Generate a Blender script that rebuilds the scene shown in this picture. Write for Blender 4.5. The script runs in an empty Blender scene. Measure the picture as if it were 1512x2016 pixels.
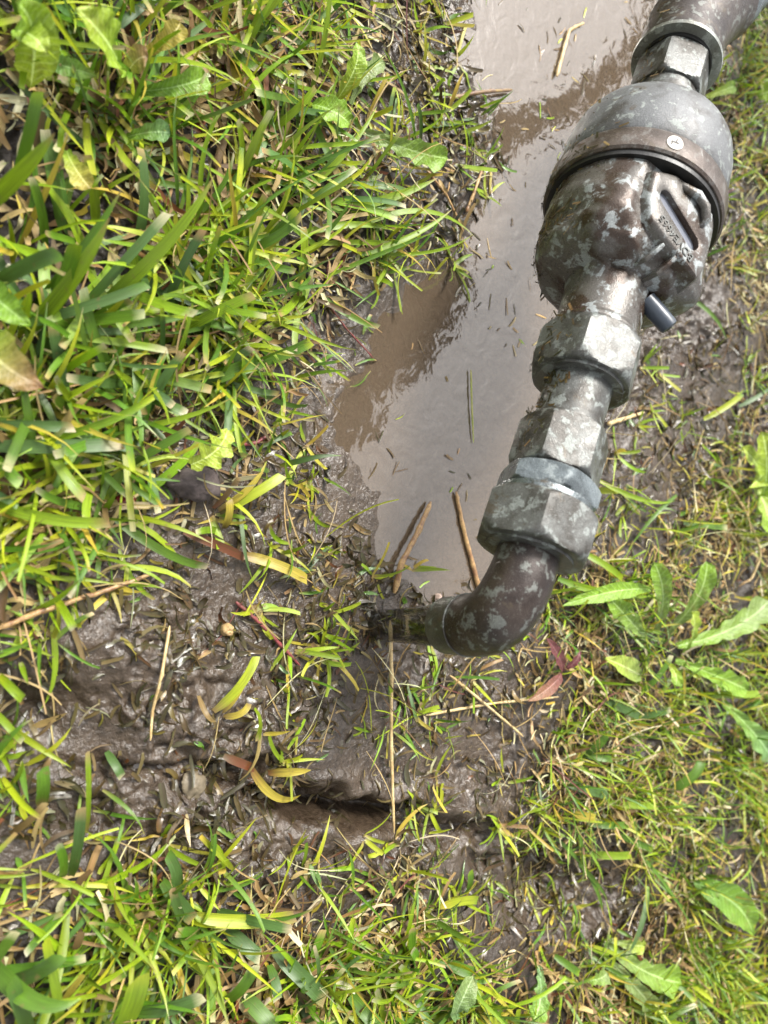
import bpy, math, random
import numpy as np
from mathutils import Vector, Matrix
random.seed(7); RNG = np.random.default_rng(11)
R = math.radians
scene = bpy.context.scene
col = scene.collection

# ------------------------------------------------------------------ camera
TH = R(35); CAM_H = .3445; FPX = 1456.0
CF = np.array([0, math.sin(TH), -math.cos(TH)])
CR = np.array([0, math.cos(TH), math.sin(TH)])      # picture right
CU = np.array([-1., 0, 0])                           # picture up
CC = np.array([0, 0, CAM_H])
cam = bpy.data.cameras.new('camera'); camo = bpy.data.objects.new('camera', cam); col.objects.link(camo)
cam.sensor_fit = 'VERTICAL'; cam.sensor_height = 36; cam.lens = 36 * FPX / 2016
cam.clip_start = .01; cam.clip_end = 500
mw = Matrix.Identity(4)
for i in range(3):
    mw[i][0] = CR[i]; mw[i][1] = CU[i]; mw[i][2] = -CF[i]; mw[i][3] = CC[i]
camo.matrix_world = mw
cam.dof.use_dof = True; cam.dof.focus_distance = .385; cam.dof.aperture_fstop = 7.5
scene.camera = camo

# ------------------------------------------------------------------ sky, sun, exposure
SUN_DIR = Vector((-.60, .15, .78)).normalized()
SUN_EL = math.asin(SUN_DIR.z); SUN_AZ = math.atan2(SUN_DIR.x, SUN_DIR.y)
w = bpy.data.worlds.new('World'); scene.world = w; w.use_nodes = True
nt = w.node_tree; nt.nodes.clear()
sky = nt.nodes.new('ShaderNodeTexSky'); sky.sky_type = 'NISHITA'; sky.sun_disc = False
sky.sun_elevation = SUN_EL; sky.sun_rotation = SUN_AZ; sky.dust_density = 4; sky.air_density = 1
hs = nt.nodes.new('ShaderNodeHueSaturation'); hs.inputs['Saturation'].default_value = .12
bg = nt.nodes.new('ShaderNodeBackground'); bg.inputs['Strength'].default_value = .085
wo = nt.nodes.new('ShaderNodeOutputWorld')
nt.links.new(sky.outputs[0], hs.inputs['Color']); nt.links.new(hs.outputs[0], bg.inputs['Color']); nt.links.new(bg.outputs[0], wo.inputs[0])
sl = bpy.data.lights.new('sun', 'SUN'); sl.energy = 1.5; sl.angle = R(15); sl.color = (1, .96, .9)
so = bpy.data.objects.new('sun', sl); col.objects.link(so)
so.rotation_euler = SUN_DIR.to_track_quat('Z', 'Y').to_euler()
scene.view_settings.view_transform = 'Standard'; scene.view_settings.look = 'None'
scene.view_settings.gamma = 1; scene.view_settings.exposure = 2.12
scene.render.engine = 'CYCLES'

# ------------------------------------------------------------------ pixel helpers
def ray(px, py): return CF + (px-756)/FPX*CR + (1008-py)/FPX*CU
def at(px, py, z=0.):
    d = ray(px, py); return CC + d*((z-CAM_H)/d[2])
def proj(x, y, z):
    d = np.maximum((y-CC[1])*CF[1] + (z-CC[2])*CF[2], .05)
    return 756 + FPX*((y-CC[1])*CR[1] + (z-CC[2])*CR[2])/d, 1008 + FPX*x/d

# ------------------------------------------------------------------ numpy noise
def _hash(ix, iy, seed):
    n = (ix.astype(np.int64)*374761393 + iy.astype(np.int64)*668265263 + seed*69069) & 0x7fffffff
    n = ((n ^ (n >> 13))*1274126177) & 0x7fffffff
    return ((n ^ (n >> 16)) & 0xffff)/65535.
def vnoise(x, y, seed=0):
    ix = np.floor(x); iy = np.floor(y); fx = x-ix; fy = y-iy
    fx = fx*fx*fx*(fx*(fx*6-15)+10); fy = fy*fy*fy*(fy*(fy*6-15)+10)
    a = _hash(ix, iy, seed); b = _hash(ix+1, iy, seed); c = _hash(ix, iy+1, seed); d = _hash(ix+1, iy+1, seed)
    return (a*(1-fx)+b*fx)*(1-fy) + (c*(1-fx)+d*fx)*fy
def fbm(x, y, seed=0, octs=4, gain=.5):
    v = 0; amp = 1; tot = 0
    for o in range(octs):
        ca, sa = math.cos(o*.9), math.sin(o*.9)
        v = v + amp*(vnoise(x*ca-y*sa, x*sa+y*ca, seed+o*17)*2-1); tot += amp
        x = x*2.03+5.1; y = y*2.03-3.7; amp *= gain
    return v/tot

# ------------------------------------------------------------------ layout read from the photograph (grass cover 0-9, cells of 84 px)
GRASS = [
 "999999974332000046", "999999965221000047", "999999964222000048", "999999976431000048", "999999998862000058",
 "999999998751000047", "999999976310000245", "999999754100000234", "999998632100000333", "999965332210001236",
 "999644443210012358", "999654443200024468", "886433332100036689", "764322343311068889", "631112444433478899",
 "411012344544678999", "310023233444688999", "221122233433688999", "321111223334689999", "443222333333589999",
 "666555555542245899", "887777766664223699", "998888888886545899", "999999999999889999"]
GM = np.array([[int(c) for c in r] for r in GRASS], float)/9
GM[9:20, 3:12] *= .72; GM[12:20, 1:6] *= .8; GM[18:20, 4:12] *= .6; GM[20:22, 11:15] *= .7; GM[9:, 13:] *= .88
def sample_map(M, px, py):
    h, wd = M.shape
    gx = np.clip(px/84-.5, 0, wd-1.001); gy = np.clip(py/84-.5, 0, h-1.001)
    ix = gx.astype(int); iy = gy.astype(int); fx = gx-ix; fy = gy-iy
    return (M[iy, ix]*(1-fx)+M[iy, ix+1]*fx)*(1-fy) + (M[iy+1, ix]*(1-fx)+M[iy+1, ix+1]*fx)*fy
def cover(x, y):
    px, py = proj(x, y, 0.)
    g = sample_map(GM, px, py)
    out = np.maximum(np.maximum(-px, px-1512), np.maximum(-py, py-2016))
    k = np.clip(out/400, 0, 1)
    return g*(1-k) + k*.95
PUD = [at(*p)[:2] for p in [(900, -60), (1300, -60), (1330, 60), (1250, 260), (1150, 520), (1120, 740), (1060, 930), (1000, 1060), (930, 1150), (850, 1170),
       (750, 1125), (690, 1050), (650, 940), (612, 850), (600, 770), (660, 700), (665, 600), (770, 540), (880, 480), (925, 390), (975, 320), (960, 200), (910, 110)]]
PUD = np.array(PUD)
def pud_dist(x, y):       # signed distance to the puddle outline, negative inside
    d = np.full(x.shape, 9.); ins = np.zeros(x.shape, bool)
    n = len(PUD)
    for i in range(n):
        a = PUD[i]; b = PUD[(i+1) % n]; e = b-a
        t = np.clip(((x-a[0])*e[0]+(y-a[1])*e[1])/(e@e), 0, 1)
        d = np.minimum(d, np.hypot(x-a[0]-t*e[0], y-a[1]-t*e[1]))
        c = ((a[1] > y) != (b[1] > y))
        with np.errstate(divide='ignore', invalid='ignore'):
            xi = a[0]+(y-a[1])*e[0]/(e[1] if e[1] != 0 else 1e-9)
        ins ^= c & (x < xi)
    return np.where(ins, -d, d)
# lumps and hollows of the mud: pixel, radius along picture x and y (px), height mm
LUMPS = [(130, 1270, 150, 90, 9), (300, 1290, 110, 90, 8), (330, 1420, 170, 60, 5), (60, 1400, 70, 60, -9), (470, 1512, 75, 24, -18), (560, 1565, 85, 26, -24), (660, 1592, 100, 27, -26), (770, 1600, 90, 24, -20), (880, 1640, 85, 26, -18), (980, 1690, 70, 24, -14), (620, 1545, 140, 26, 7), (800, 1565, 120, 30, 6), (700, 1635, 160, 24, 5), (240, 1500, 120, 16, -9),
         (560, 1490, 150, 60, 5), (1070, 1735, 115, 75, -20), (860, 1600, 160, 40, 6), (970, 1680, 60, 50, 7), (200, 1540, 150, 55, 6), (330, 1590, 70, 35, 5), 
         (1420, 640, 60, 70, 5), (1290, 880, 90, 60, 3), (600, 220, 80, 70, 3), (700, 1700, 300, 60, 3), (380, 950, 90, 60, 2), (1330, 1660, 60, 40, -6)]
def ground_h(x, y):
    px, py = proj(x, y, 0.)
    g = cover(x, y); d = pud_dist(x, y) - .009 + .014*fbm(x*46, y*46, 55, 4)
    base = np.where(d < 0, np.maximum(d*.08, -.0046), np.minimum(d*.08, .0030)) + g*.006
    wpx = px+30*fbm(x*70, y*70, 131, 3); wpy = py+26*fbm(x*70, y*70, 137, 3)
    for (cx, cy, rx, ry, hh) in LUMPS:
        q = ((wpx-cx)/rx)**2 + ((wpy-cy)/ry)**2
        base = base + hh*.001*np.exp(-q*1.2)
    near = np.exp(-np.clip((np.hypot(x, y-.3)-.5)/.3, 0, 9))
    deep = np.clip(-d/.03, 0, 1)
    wx = x + .005*fbm(x*80, y*80, 31, 2); wy = y + .005*fbm(x*80, y*80, 37, 2)
    patch = np.clip(fbm(x*20, y*20, 61, 2)*2.4+.42, .08, 1)
    n = .0034*fbm(wx*26, wy*26, 3, 3) + patch*(.0026*fbm(wx*80, wy*80, 5, 2) + .0030*fbm(wx*165, wy*165, 9, 2) + .0017*fbm(x*380, y*380, 12, 2))
    shore = np.clip((d+.004)/.03, .0, 1)
    n = n*(.75+.25*shore)
    return base + n*near*(1-.45*deep) + (1-near)*.012*fbm(x*3, y*3, 21, 3)

# ------------------------------------------------------------------ object helpers
def tag(o, label=None, cat=None, group=None, kind=None):
    if label: o['label'] = label
    if cat: o['category'] = cat
    if group: o['group'] = group
    if kind: o['kind'] = kind
    return o
def mesh_np(name, V, Fq, smooth=True):
    """V (n,3) ; Fq (m,k) equal-sided faces"""
    me = bpy.data.meshes.new(name); V = np.ascontiguousarray(V, np.float32); Fq = np.ascontiguousarray(Fq, np.int32)
    me.vertices.add(len(V)); me.vertices.foreach_set('co', V.ravel())
    k = Fq.shape[1]; me.loops.add(Fq.size); me.loops.foreach_set('vertex_index', Fq.ravel())
    me.polygons.add(len(Fq)); me.polygons.foreach_set('loop_start', np.arange(0, Fq.size, k, dtype=np.int32))
    if smooth: me.polygons.foreach_set('use_smooth', np.ones(len(Fq), bool))
    me.update(calc_edges=True); me.validate()
    return me
def add_col(me, C, name='Col'):
    a = me.color_attributes.new(name, 'FLOAT_COLOR', 'POINT')
    C4 = np.ones((len(me.vertices), 4), np.float32); C4[:, :3] = C; a.data.foreach_set('color', C4.ravel())
def add_uv(me, UV):
    u = me.uv_layers.new(name='UVMap'); li = np.empty(len(me.loops), np.int32); me.loops.foreach_get('vertex_index', li)
    u.data.foreach_set('uv', np.ascontiguousarray(UV[li], np.float32).ravel())
def link(name, me, mat, parent=None, loc=None):
    o = bpy.data.objects.new(name, me); col.objects.link(o)
    if mat and not me.materials: me.materials.append(mat)
    if parent: o.parent = parent
    if loc is not None: o.location = loc
    return o
def empty(name, loc):
    o = bpy.data.objects.new(name, None); o.empty_display_size = .01; o.location = loc; col.objects.link(o); return o

# ------------------------------------------------------------------ materials
def mat_new(name):
    m = bpy.data.materials.new(name); m.use_nodes = True; n = m.node_tree; n.nodes.clear()
    return m, n, n.nodes.new('ShaderNodeOutputMaterial')
def N(n, t, **kw):
    x = n.nodes.new(t)
    for k, v in kw.items():
        if hasattr(x, k): setattr(x, k, v)
        else: x.inputs[k.replace('_', ' ')].default_value = v
    return x
def ramp(n, src, stops):
    r = n.nodes.new('ShaderNodeValToRGB'); e = r.color_ramp.elements
    while len(e) < len(stops): e.new(.5)
    for i, (p, c) in enumerate(stops):
        e[i].position = p; e[i].color = (c, c, c, 1) if not isinstance(c, tuple) else (*c, 1)
    n.links.new(src, r.inputs[0]); return r
def mixc(n, fac, a, b):
    m = n.nodes.new('ShaderNodeMix'); m.data_type = 'RGBA'
    for idx, v in ((0, fac), (6, a), (7, b)):
        if hasattr(v, 'is_linked') or hasattr(v, 'links'): n.links.new(v, m.inputs[idx])
        elif isinstance(v, tuple): m.inputs[idx].default_value = (*v, 1)
        else: m.inputs[idx].default_value = v
    return m.outputs[2]
def noise(n, scale, detail=4, vec=None, rough=.55, dist=0.):
    x = N(n, 'ShaderNodeTexNoise'); x.inputs['Scale'].default_value = scale; x.inputs['Detail'].default_value = detail
    x.inputs['Roughness'].default_value = rough; x.inputs['Distortion'].default_value = dist
    if vec is not None: n.links.new(vec, x.inputs['Vector'])
    return x.outputs['Fac']

def make_mud():
    m, n, out = mat_new('wet_mud'); L = n.links
    geo = N(n, 'ShaderNodeNewGeometry'); pos = geo.outputs['Position']
    att = N(n, 'ShaderNodeVertexColor', layer_name='Col')
    n1 = noise(n, 45, 6, pos); n2 = noise(n, 380, 4, pos); n3 = noise(n, 14, 3, pos)
    c1 = mixc(n, ramp(n, n1, [(.3, 0.), (.72, 1.)]).outputs[0], (.019, .0122, .0070), (.056, .039, .025))
    c2 = mixc(n, ramp(n, n2, [(.35, 0.), (.75, .6)]).outputs[0], c1, (.092, .067, .046))
    c3 = mixc(n, att.outputs['Color'], c2, (.012, .008, .0045))  # thatch brown under grass, darkened to stand for shade between blades
    p = N(n, 'ShaderNodeBsdfPrincipled'); L.new(c3, p.inputs['Base Color'])
    rr = ramp(n, n3, [(.38, .07), (.64, .30)]).outputs[0]
    L.new(mixc(n, att.outputs['Color'], rr, (.75, .75, .75)), p.inputs['Roughness'])
    p.inputs['IOR'].default_value = 1.5; p.inputs['Coat Weight'].default_value = .12; p.inputs['Coat Roughness'].default_value = .1
    b = N(n, 'ShaderNodeBump'); b.inputs['Strength'].default_value = .8; b.inputs['Distance'].default_value = .0014
    L.new(noise(n, 420, 5, pos, .6, .5), b.inputs['Height']); L.new(b.outputs[0], p.inputs['Normal'])
    L.new(b.outputs[0], p.inputs['Coat Normal'])
    L.new(p.outputs[0], out.inputs[0]); return m
def make_water():
    m, n, out = mat_new('puddle_water'); L = n.links
    geo = N(n, 'ShaderNodeNewGeometry'); pos = geo.outputs['Position']
    b1 = N(n, 'ShaderNodeBump'); b1.inputs['Strength'].default_value = .9; b1.inputs['Distance'].default_value = .0008
    L.new(noise(n, 70, 3, pos, .45, .9), b1.inputs['Height'])
    b2 = N(n, 'ShaderNodeBump'); b2.inputs['Strength'].default_value = .16; b2.inputs['Distance'].default_value = .0004
    L.new(noise(n, 420, 2, pos, .5), b2.inputs['Height']); L.new(b1.outputs[0], b2.inputs['Normal'])
    fr = N(n, 'ShaderNodeFresnel'); fr.inputs['IOR'].default_value = 2.15; L.new(b2.outputs[0], fr.inputs['Normal'])
    gl = N(n, 'ShaderNodeBsdfGlossy'); gl.inputs['Roughness'].default_value = .02; gl.inputs['Color'].default_value = (1, .965, .93, 1); L.new(b2.outputs[0], gl.inputs['Normal'])
    tr = N(n, 'ShaderNodeBsdfTransparent'); tr.inputs['Color'].default_value = (.86, .78, .68, 1)
    df = N(n, 'ShaderNodeBsdfDiffuse'); df.inputs['Color'].default_value = (.25, .185, .125, 1)
    mx = N(n, 'ShaderNodeMixShader'); mx.inputs[0].default_value = .30; L.new(tr.outputs[0], mx.inputs[1]); L.new(df.outputs[0], mx.inputs[2])
    m2 = N(n, 'ShaderNodeMixShader'); L.new(fr.outputs[0], m2.inputs[0]); L.new(mx.outputs[0], m2.inputs[1]); L.new(gl.outputs[0], m2.inputs[2])
    L.new(m2.outputs[0], out.inputs[0]); return m
def make_blade(name, rough=.42, trans=.3, spec=.5):
    m, n, out = mat_new(name); L = n.links
    att = N(n, 'ShaderNodeVertexColor', layer_name='Col'); uv = N(n, 'ShaderNodeUVMap')
    mp = N(n, 'ShaderNodeMapping'); mp.inputs['Scale'].default_value = (1, .12, 1); L.new(uv.outputs[0], mp.inputs[0])
    st = noise(n, 9, 2, mp.outputs[0])
    geo = N(n, 'ShaderNodeNewGeometry')
    sp = noise(n, 260, 3, geo.outputs['Position'])
    c1 = mixc(n, ramp(n, st, [(.32, 0.), (.68, .55)]).outputs[0], att.outputs['Color'], (.03, .05, .004))
    c2 = mixc(n, ramp(n, sp, [(.64, 0.), (.74, .5)]).outputs[0], c1, (.16, .10, .045))
    p = N(n, 'ShaderNodeBsdfPrincipled'); L.new(c2, p.inputs['Base Color']); p.inputs['Roughness'].default_value = rough; p.inputs['Specular IOR Level'].default_value = spec
    b = N(n, 'ShaderNodeBump'); b.inputs['Strength'].default_value = .25; b.inputs['Distance'].default_value = .0005; L.new(st, b.inputs['Height']); L.new(b.outputs[0], p.inputs['Normal'])
    t = N(n, 'ShaderNodeBsdfTranslucent'); L.new(c2, t.inputs['Color'])
    x = N(n, 'ShaderNodeMixShader'); x.inputs[0].default_value = trans; L.new(p.outputs[0], x.inputs[1]); L.new(t.outputs[0], x.inputs[2])
    L.new(x.outputs[0], out.inputs[0]); return m
def make_leaf(name):
    m, n, out = mat_new(name); L = n.links
    att = N(n, 'ShaderNodeVertexColor', layer_name='Col'); uv = N(n, 'ShaderNodeUVMap')
    sx = N(n, 'ShaderNodeSeparateXYZ'); L.new(uv.outputs[0], sx.inputs[0])
    ab = N(n, 'ShaderNodeMath', operation='ABSOLUTE'); L.new(sx.outputs[0], ab.inputs[0])
    mid = ramp(n, ab.outputs[0], [(.03, 1.), (.10, 0.)]).outputs[0]
    m1 = N(n, 'ShaderNodeMath', operation='MULTIPLY'); L.new(ab.outputs[0], m1.inputs[0]); m1.inputs[1].default_value = .28
    sb = N(n, 'ShaderNodeMath', operation='SUBTRACT'); L.new(sx.outputs[1], sb.inputs[0]); L.new(m1.outputs[0], sb.inputs[1])
    cb = N(n, 'ShaderNodeCombineXYZ'); L.new(sb.outputs[0], cb.inputs[0])
    wv = N(n, 'ShaderNodeTexWave'); wv.inputs['Scale'].default_value = 1.5; wv.inputs['Distortion'].default_value = 1.2; wv.inputs['Detail'].default_value = 2; L.new(cb.outputs[0], wv.inputs[0])
    vein = ramp(n, wv.outputs['Fac'], [(.80, 0.), (.98, .28)]).outputs[0]
    geo = N(n, 'ShaderNodeNewGeometry')
    blot = noise(n, 120, 4, geo.outputs['Position']); fine = noise(n, 700, 2, geo.outputs['Position'])
    hsv = N(n, 'ShaderNodeHueSaturation'); hsv.inputs['Value'].default_value = 1.9; hsv.inputs['Saturation'].default_value = .75; L.new(att.outputs['Color'], hsv.inputs['Color'])
    c1 = mixc(n, vein, att.outputs['Color'], hsv.outputs[0])
    c2 = mixc(n, mid, c1, hsv.outputs[0])
    c3 = mixc(n, ramp(n, blot, [(.58, 0.), (.74, .6)]).outputs[0], c2, (.17, .14, .035))
    c4 = mixc(n, ramp(n, fine, [(.35, .25), (.6, 0.)]).outputs[0], c3, (.03, .05, .006))
    p = N(n, 'ShaderNodeBsdfPrincipled'); L.new(c4, p.inputs['Base Color']); p.inputs['Roughness'].default_value = .42
    b = N(n, 'ShaderNodeBump'); b.inputs['Strength'].default_value = .5; b.inputs['Distance'].default_value = .0012
    ad = N(n, 'ShaderNodeMath', operation='ADD'); L.new(vein, ad.inputs[0]); L.new(fine, ad.inputs[1]); L.new(ad.outputs[0], b.inputs['Height']); L.new(b.outputs[0], p.inputs['Normal'])
    t = N(n, 'ShaderNodeBsdfTranslucent'); L.new(c4, t.inputs['Color'])
    x = N(n, 'ShaderNodeMixShader'); x.inputs[0].default_value = .3; L.new(p.outputs[0], x.inputs[1]); L.new(t.outputs[0], x.inputs[2])
    L.new(x.outputs[0], out.inputs[0]); return m
def make_metal(name, dark, light, patina=(.36, .40, .37), lo=.42, hi=.6, rough=(.28, .55), metal=.35, patam=.55, scale=1.):
    m, n, out = mat_new(name); L = n.links
    tc = N(n, 'ShaderNodeNewGeometry'); pos = tc.outputs['Position']
    big = noise(n, 55*scale, 5, pos, .6, .5); med = noise(n, 170*scale, 5, pos, .65, .3); fin = noise(n, 1600, 3, pos, .6)
    mp = N(n, 'ShaderNodeMapping'); mp.inputs['Rotation'].default_value = (0, 0, R(26)); mp.inputs['Scale'].default_value = (60, 900, 900); L.new(pos, mp.inputs[0])
    scr = noise(n, 1, 3, mp.outputs[0])
    c1 = mixc(n, ramp(n, big, [(lo, 0.), (hi, 1.)]).outputs[0], dark, light)
    c2 = mixc(n, ramp(n, med, [(.545, 0.), (.60, patam)]).outputs[0], c1, patina)
    c3 = mixc(n, ramp(n, fin, [(.40, .28), (.56, 0.)]).outputs[0], c2, tuple(v*.35 for v in dark))
    c4 = mixc(n, ramp(n, fin, [(.64, 0.), (.72, .28)]).outputs[0], c3, (.4, .39, .36))
    c5 = mixc(n, ramp(n, scr, [(.68, 0.), (.74, .35)]).outputs[0], c4, (.42, .42, .4))
    mud = ramp(n, noise(n, 75, 7, pos, .68, .8), [(.60, 0.), (.655, .8)]).outputs[0]
    c5 = mixc(n, mud, c5, (.062, .047, .031))
    p = N(n, 'ShaderNodeBsdfPrincipled'); L.new(c5, p.inputs['Base Color']); p.inputs['Metallic'].default_value = metal
    L.new(ramp(n, med, [(.35, rough[0]), (.65, rough[1])]).outputs[0], p.inputs['Roughness'])
    b = N(n, 'ShaderNodeBump'); b.inputs['Strength'].default_value = .35; b.inputs['Distance'].default_value = .0006
    ad = N(n, 'ShaderNodeMath', operation='ADD'); L.new(fin, ad.inputs[0]); L.new(med, ad.inputs[1]); L.new(ad.outputs[0], b.inputs['Height'])
    L.new(b.outputs[0], p.inputs['Normal'])
    L.new(p.outputs[0], out.inputs[0]); return m
def make_plain(name, c, rough=.5, metal=0., bump=.3, var=.5, scale=300, **kw):
    m, n, out = mat_new(name); L = n.links
    pos = N(n, 'ShaderNodeNewGeometry').outputs['Position']; ns = noise(n, scale, 4, pos)
    cc = mixc(n, ramp(n, ns, [(.3, var), (.65, 0.)]).outputs[0], c, tuple(v*.45 for v in c))
    p = N(n, 'ShaderNodeBsdfPrincipled'); L.new(cc, p.inputs['Base Color']); p.inputs['Roughness'].default_value = rough; p.inputs['Metallic'].default_value = metal
    b = N(n, 'ShaderNodeBump'); b.inputs['Strength'].default_value = bump; b.inputs['Distance'].default_value = .0008; L.new(ns, b.inputs['Height']); L.new(b.outputs[0], p.inputs['Normal'])
    L.new(p.outputs[0], out.inputs[0]); return m
M_MUD = make_mud(); M_WATER = make_water()
M_GRASS = make_blade('grass_blade', .40, .32); M_DRY = make_blade('dry_straw', .55, .22, .35); M_WETLITTER = make_blade('muddy_litter', .22, .05, .6)
M_LEAF = make_leaf('weed_leaf')
M_BRASS = make_metal('weathered_brass', (.040, .036, .030), (.100, .102, .096), patina=(.25, .275, .26), lo=.42, hi=.56, patam=.6)
M_BODY = make_metal('meter_casting', (.046, .030, .021), (.104, .096, .086), patina=(.29, .315, .315), lo=.45, hi=.53, rough=(.2, .48), patam=.85, scale=.8)
M_DOME = make_metal('grey_cover', (.048, .045, .042), (.112, .116, .120), lo=.36, hi=.52, patam=.4, rough=(.42, .6), metal=.15)
M_COLLAR = make_metal('brown_collar', (.050, .036, .028), (.10, .078, .066), patina=(.2, .2, .19), lo=.4, hi=.6, patam=.35, metal=.4)
M_SILVER = make_metal('zinc_plated', (.10, .115, .12), (.22, .25, .26), patina=(.32, .35, .35), rough=(.2, .4), metal=.7)
M_ELBOW = make_metal('bronze_elbow', (.024, .016, .013), (.050, .037, .030), patina=(.16, .17, .155), lo=.42, hi=.6, patam=.75)
M_BLACK = make_plain('black_rubber_and_shade', (.008, .0075, .007), .45)  # gaskets and hose, also the shadow strip in the window slot
M_GLASS = make_plain('smoked_window', (.17, .18, .21), .12, 0, .05, .3, 200)
M_PLUG = make_plain('grey_plastic', (.035, .045, .06), .35, 0, .15, .3)
M_STICK = make_plain('white_sticker', (.62, .58, .52), .6)
M_INK = make_plain('dark_ink', (.05, .045, .04), .6)
M_STONE = make_plain('red_grey_stone', (.075, .056, .052), .75, 0, .9, .8, 420)
M_PALE = make_plain('pale_stone', (.15, .12, .075), .6, 0, .8, .7, 260)

# ================================================================== the setting: ground and water
def axis_coords(lo, hi, step, far):
    a = list(np.arange(lo, hi+step/2, step)); st = step
    up = [a[-1]]
    while up[-1] < far: st *= 1.28; up.append(up[-1]+st)
    st = step; dn = [a[0]]
    while dn[-1] > -far: st *= 1.28; dn.append(dn[-1]-st)
    return np.array(dn[:0:-1] + a + up[1:])
GX = axis_coords(-.46, .46, .00125, 45.); GY = axis_coords(-.02, .66, .00125, 45.)
nx, ny = len(GX), len(GY)
XX, YY = np.meshgrid(GX, GY); HH = ground_h(XX.ravel(), YY.ravel()).reshape(ny, nx)
idx = np.arange(nx*ny).reshape(ny, nx)
quads = np.stack([idx[:-1, :-1], idx[:-1, 1:], idx[1:, 1:], idx[1:, :-1]], -1).reshape(-1, 4)
me = mesh_np('ground', np.stack([XX, YY, HH], -1).reshape(-1, 3), quads)
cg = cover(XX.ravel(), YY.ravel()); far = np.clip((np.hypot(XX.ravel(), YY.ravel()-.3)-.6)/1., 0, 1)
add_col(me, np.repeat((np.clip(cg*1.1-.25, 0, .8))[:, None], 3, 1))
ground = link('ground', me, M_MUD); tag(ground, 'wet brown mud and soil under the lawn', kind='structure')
def gh(x, y):
    x = np.asarray(x, float); y = np.asarray(y, float)
    i = np.clip(np.searchsorted(GX, x)-1, 0, nx-2); j = np.clip(np.searchsorted(GY, y)-1, 0, ny-2)
    fx = np.clip((x-GX[i])/(GX[i+1]-GX[i]), 0, 1); fy = np.clip((y-GY[j])/(GY[j+1]-GY[j]), 0, 1)
    return (HH[j, i]*(1-fx)+HH[j, i+1]*fx)*(1-fy) + (HH[j+1, i]*(1-fx)+HH[j+1, i+1]*fx)*fy
# water: a level sheet wherever the mud lies below it
wx = np.arange(-.46, .36, .0025); wy = np.arange(.03, .66, .0025)
WX, WY = np.meshgrid(wx, wy); wh = gh(WX.ravel(), WY.ravel()).reshape(WX.shape)
wd = pud_dist(WX.ravel(), WY.ravel()).reshape(WX.shape); wc = cover(WX.ravel(), WY.ravel()).reshape(WX.shape)
wpx_, wpy_ = proj(WX, WY, 0.)
furrow = (wpx_ > 400) & (wpx_ < 1200) & (wpy_ > 1440) & (wpy_ < 1830)
low = (wh < .0004) & ~furrow & ((wd < .02) | (wc < .5)) & (wd < .16)
cell = low[:-1, :-1] | low[1:, :-1] | low[:-1, 1:] | low[1:, 1:]
wi = np.arange(WX.size).reshape(WX.shape)
wq = np.stack([wi[:-1, :-1], wi[:-1, 1:], wi[1:, 1:], wi[1:, :-1]], -1)[cell]
used, inv = np.unique(wq.ravel(), return_inverse=True)
wv = np.stack([WX.ravel(), WY.ravel(), np.zeros(WX.size)], -1)[used]
puddle = link('puddle', mesh_np('puddle', wv, inv.reshape(-1, 4)), M_WATER); tag(puddle, 'shallow muddy puddle reflecting the sky', kind='structure')

# ================================================================== the water meter on its pipe
PA = at(999, 1230, .1177); PB = at(1329, 130, .0957)
PD = (PB-PA)/np.linalg.norm(PB-PA)
EU = np.array([0, 0, 1.])-PD[2]*PD; EU /= np.linalg.norm(EU); ES = np.cross(PD, EU)
ROOT = Vector(PA + PD*.19); ROOT.z = 0
meter = empty('water_meter', ROOT)
tag(meter, 'weathered brass water meter on a pipe with hex nuts and elbow above the puddle', 'water meter')
ROOTN = np.array(ROOT)
def er(phi): return math.cos(phi)*EU + math.sin(phi)*ES
def smooth_sharp(me, ang=32):
    me.polygons.foreach_set('use_smooth', np.ones(len(me.polygons), bool))
    me.set_sharp_from_angle(angle=R(ang))
def loft(name, rows, mat, parent, nphi=72, phi0=0., caps=(True, True), ang=32, base=None):
    """rows: (s, r) with r a number or a function of phi ; lathe about the pipe axis"""
    V = []; Fc = []
    for (s, r) in rows:
        for k in range(nphi):
            p = phi0 + 2*math.pi*k/nphi
            V.append(PA + PD*s + er(p)*(r(p) if callable(r) else r) - ROOTN)
    n = len(rows)
    for i in range(n-1):
        for k in range(nphi):
            k2 = (k+1) % nphi; Fc.append((i*nphi+k, (i+1)*nphi+k, (i+1)*nphi+k2, i*nphi+k2))
    if caps[0]: Fc.append(tuple(range(nphi)))
    if caps[1]: Fc.append(tuple(range((n-1)*nphi, n*nphi))[::-1])
    me = bpy.data.meshes.new(name); me.from_pydata([tuple(v) for v in V], [], Fc); me.update(); smooth_sharp(me, ang)
    o = link(name, me, mat, None); o.parent = parent
    if parent is not meter: pass
    return o
def hexnut(name, s0, s1, ac, phi0, mat, parent, ch=.0035, hole=None):
    af = ac*math.cos(math.pi/6)
    def rh(p, lim):
        a = ((p-phi0) % (math.pi/3)) - math.pi/6
        rr = af/2/math.cos(a)
        # slightly rounded corners
        return min(rr, ac/2*.994, lim)
    rows = [(s0, af/2*.80)]
    for k in range(6):
        t = k/5; rows.append((s0+ch*t*t, (lambda p, l=af/2*.965+(ac/2-af/2*.965)*t: rh(p, l))))
    for k in range(5, -1, -1):
        t = k/5; rows.append((s1-ch*t*t, (lambda p, l=af/2*.965+(ac/2-af/2*.965)*t: rh(p, l))))
    rows.append((s1, af/2*.80))
    return loft(name, rows, mat, parent, 72, phi0, ang=24)
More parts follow.
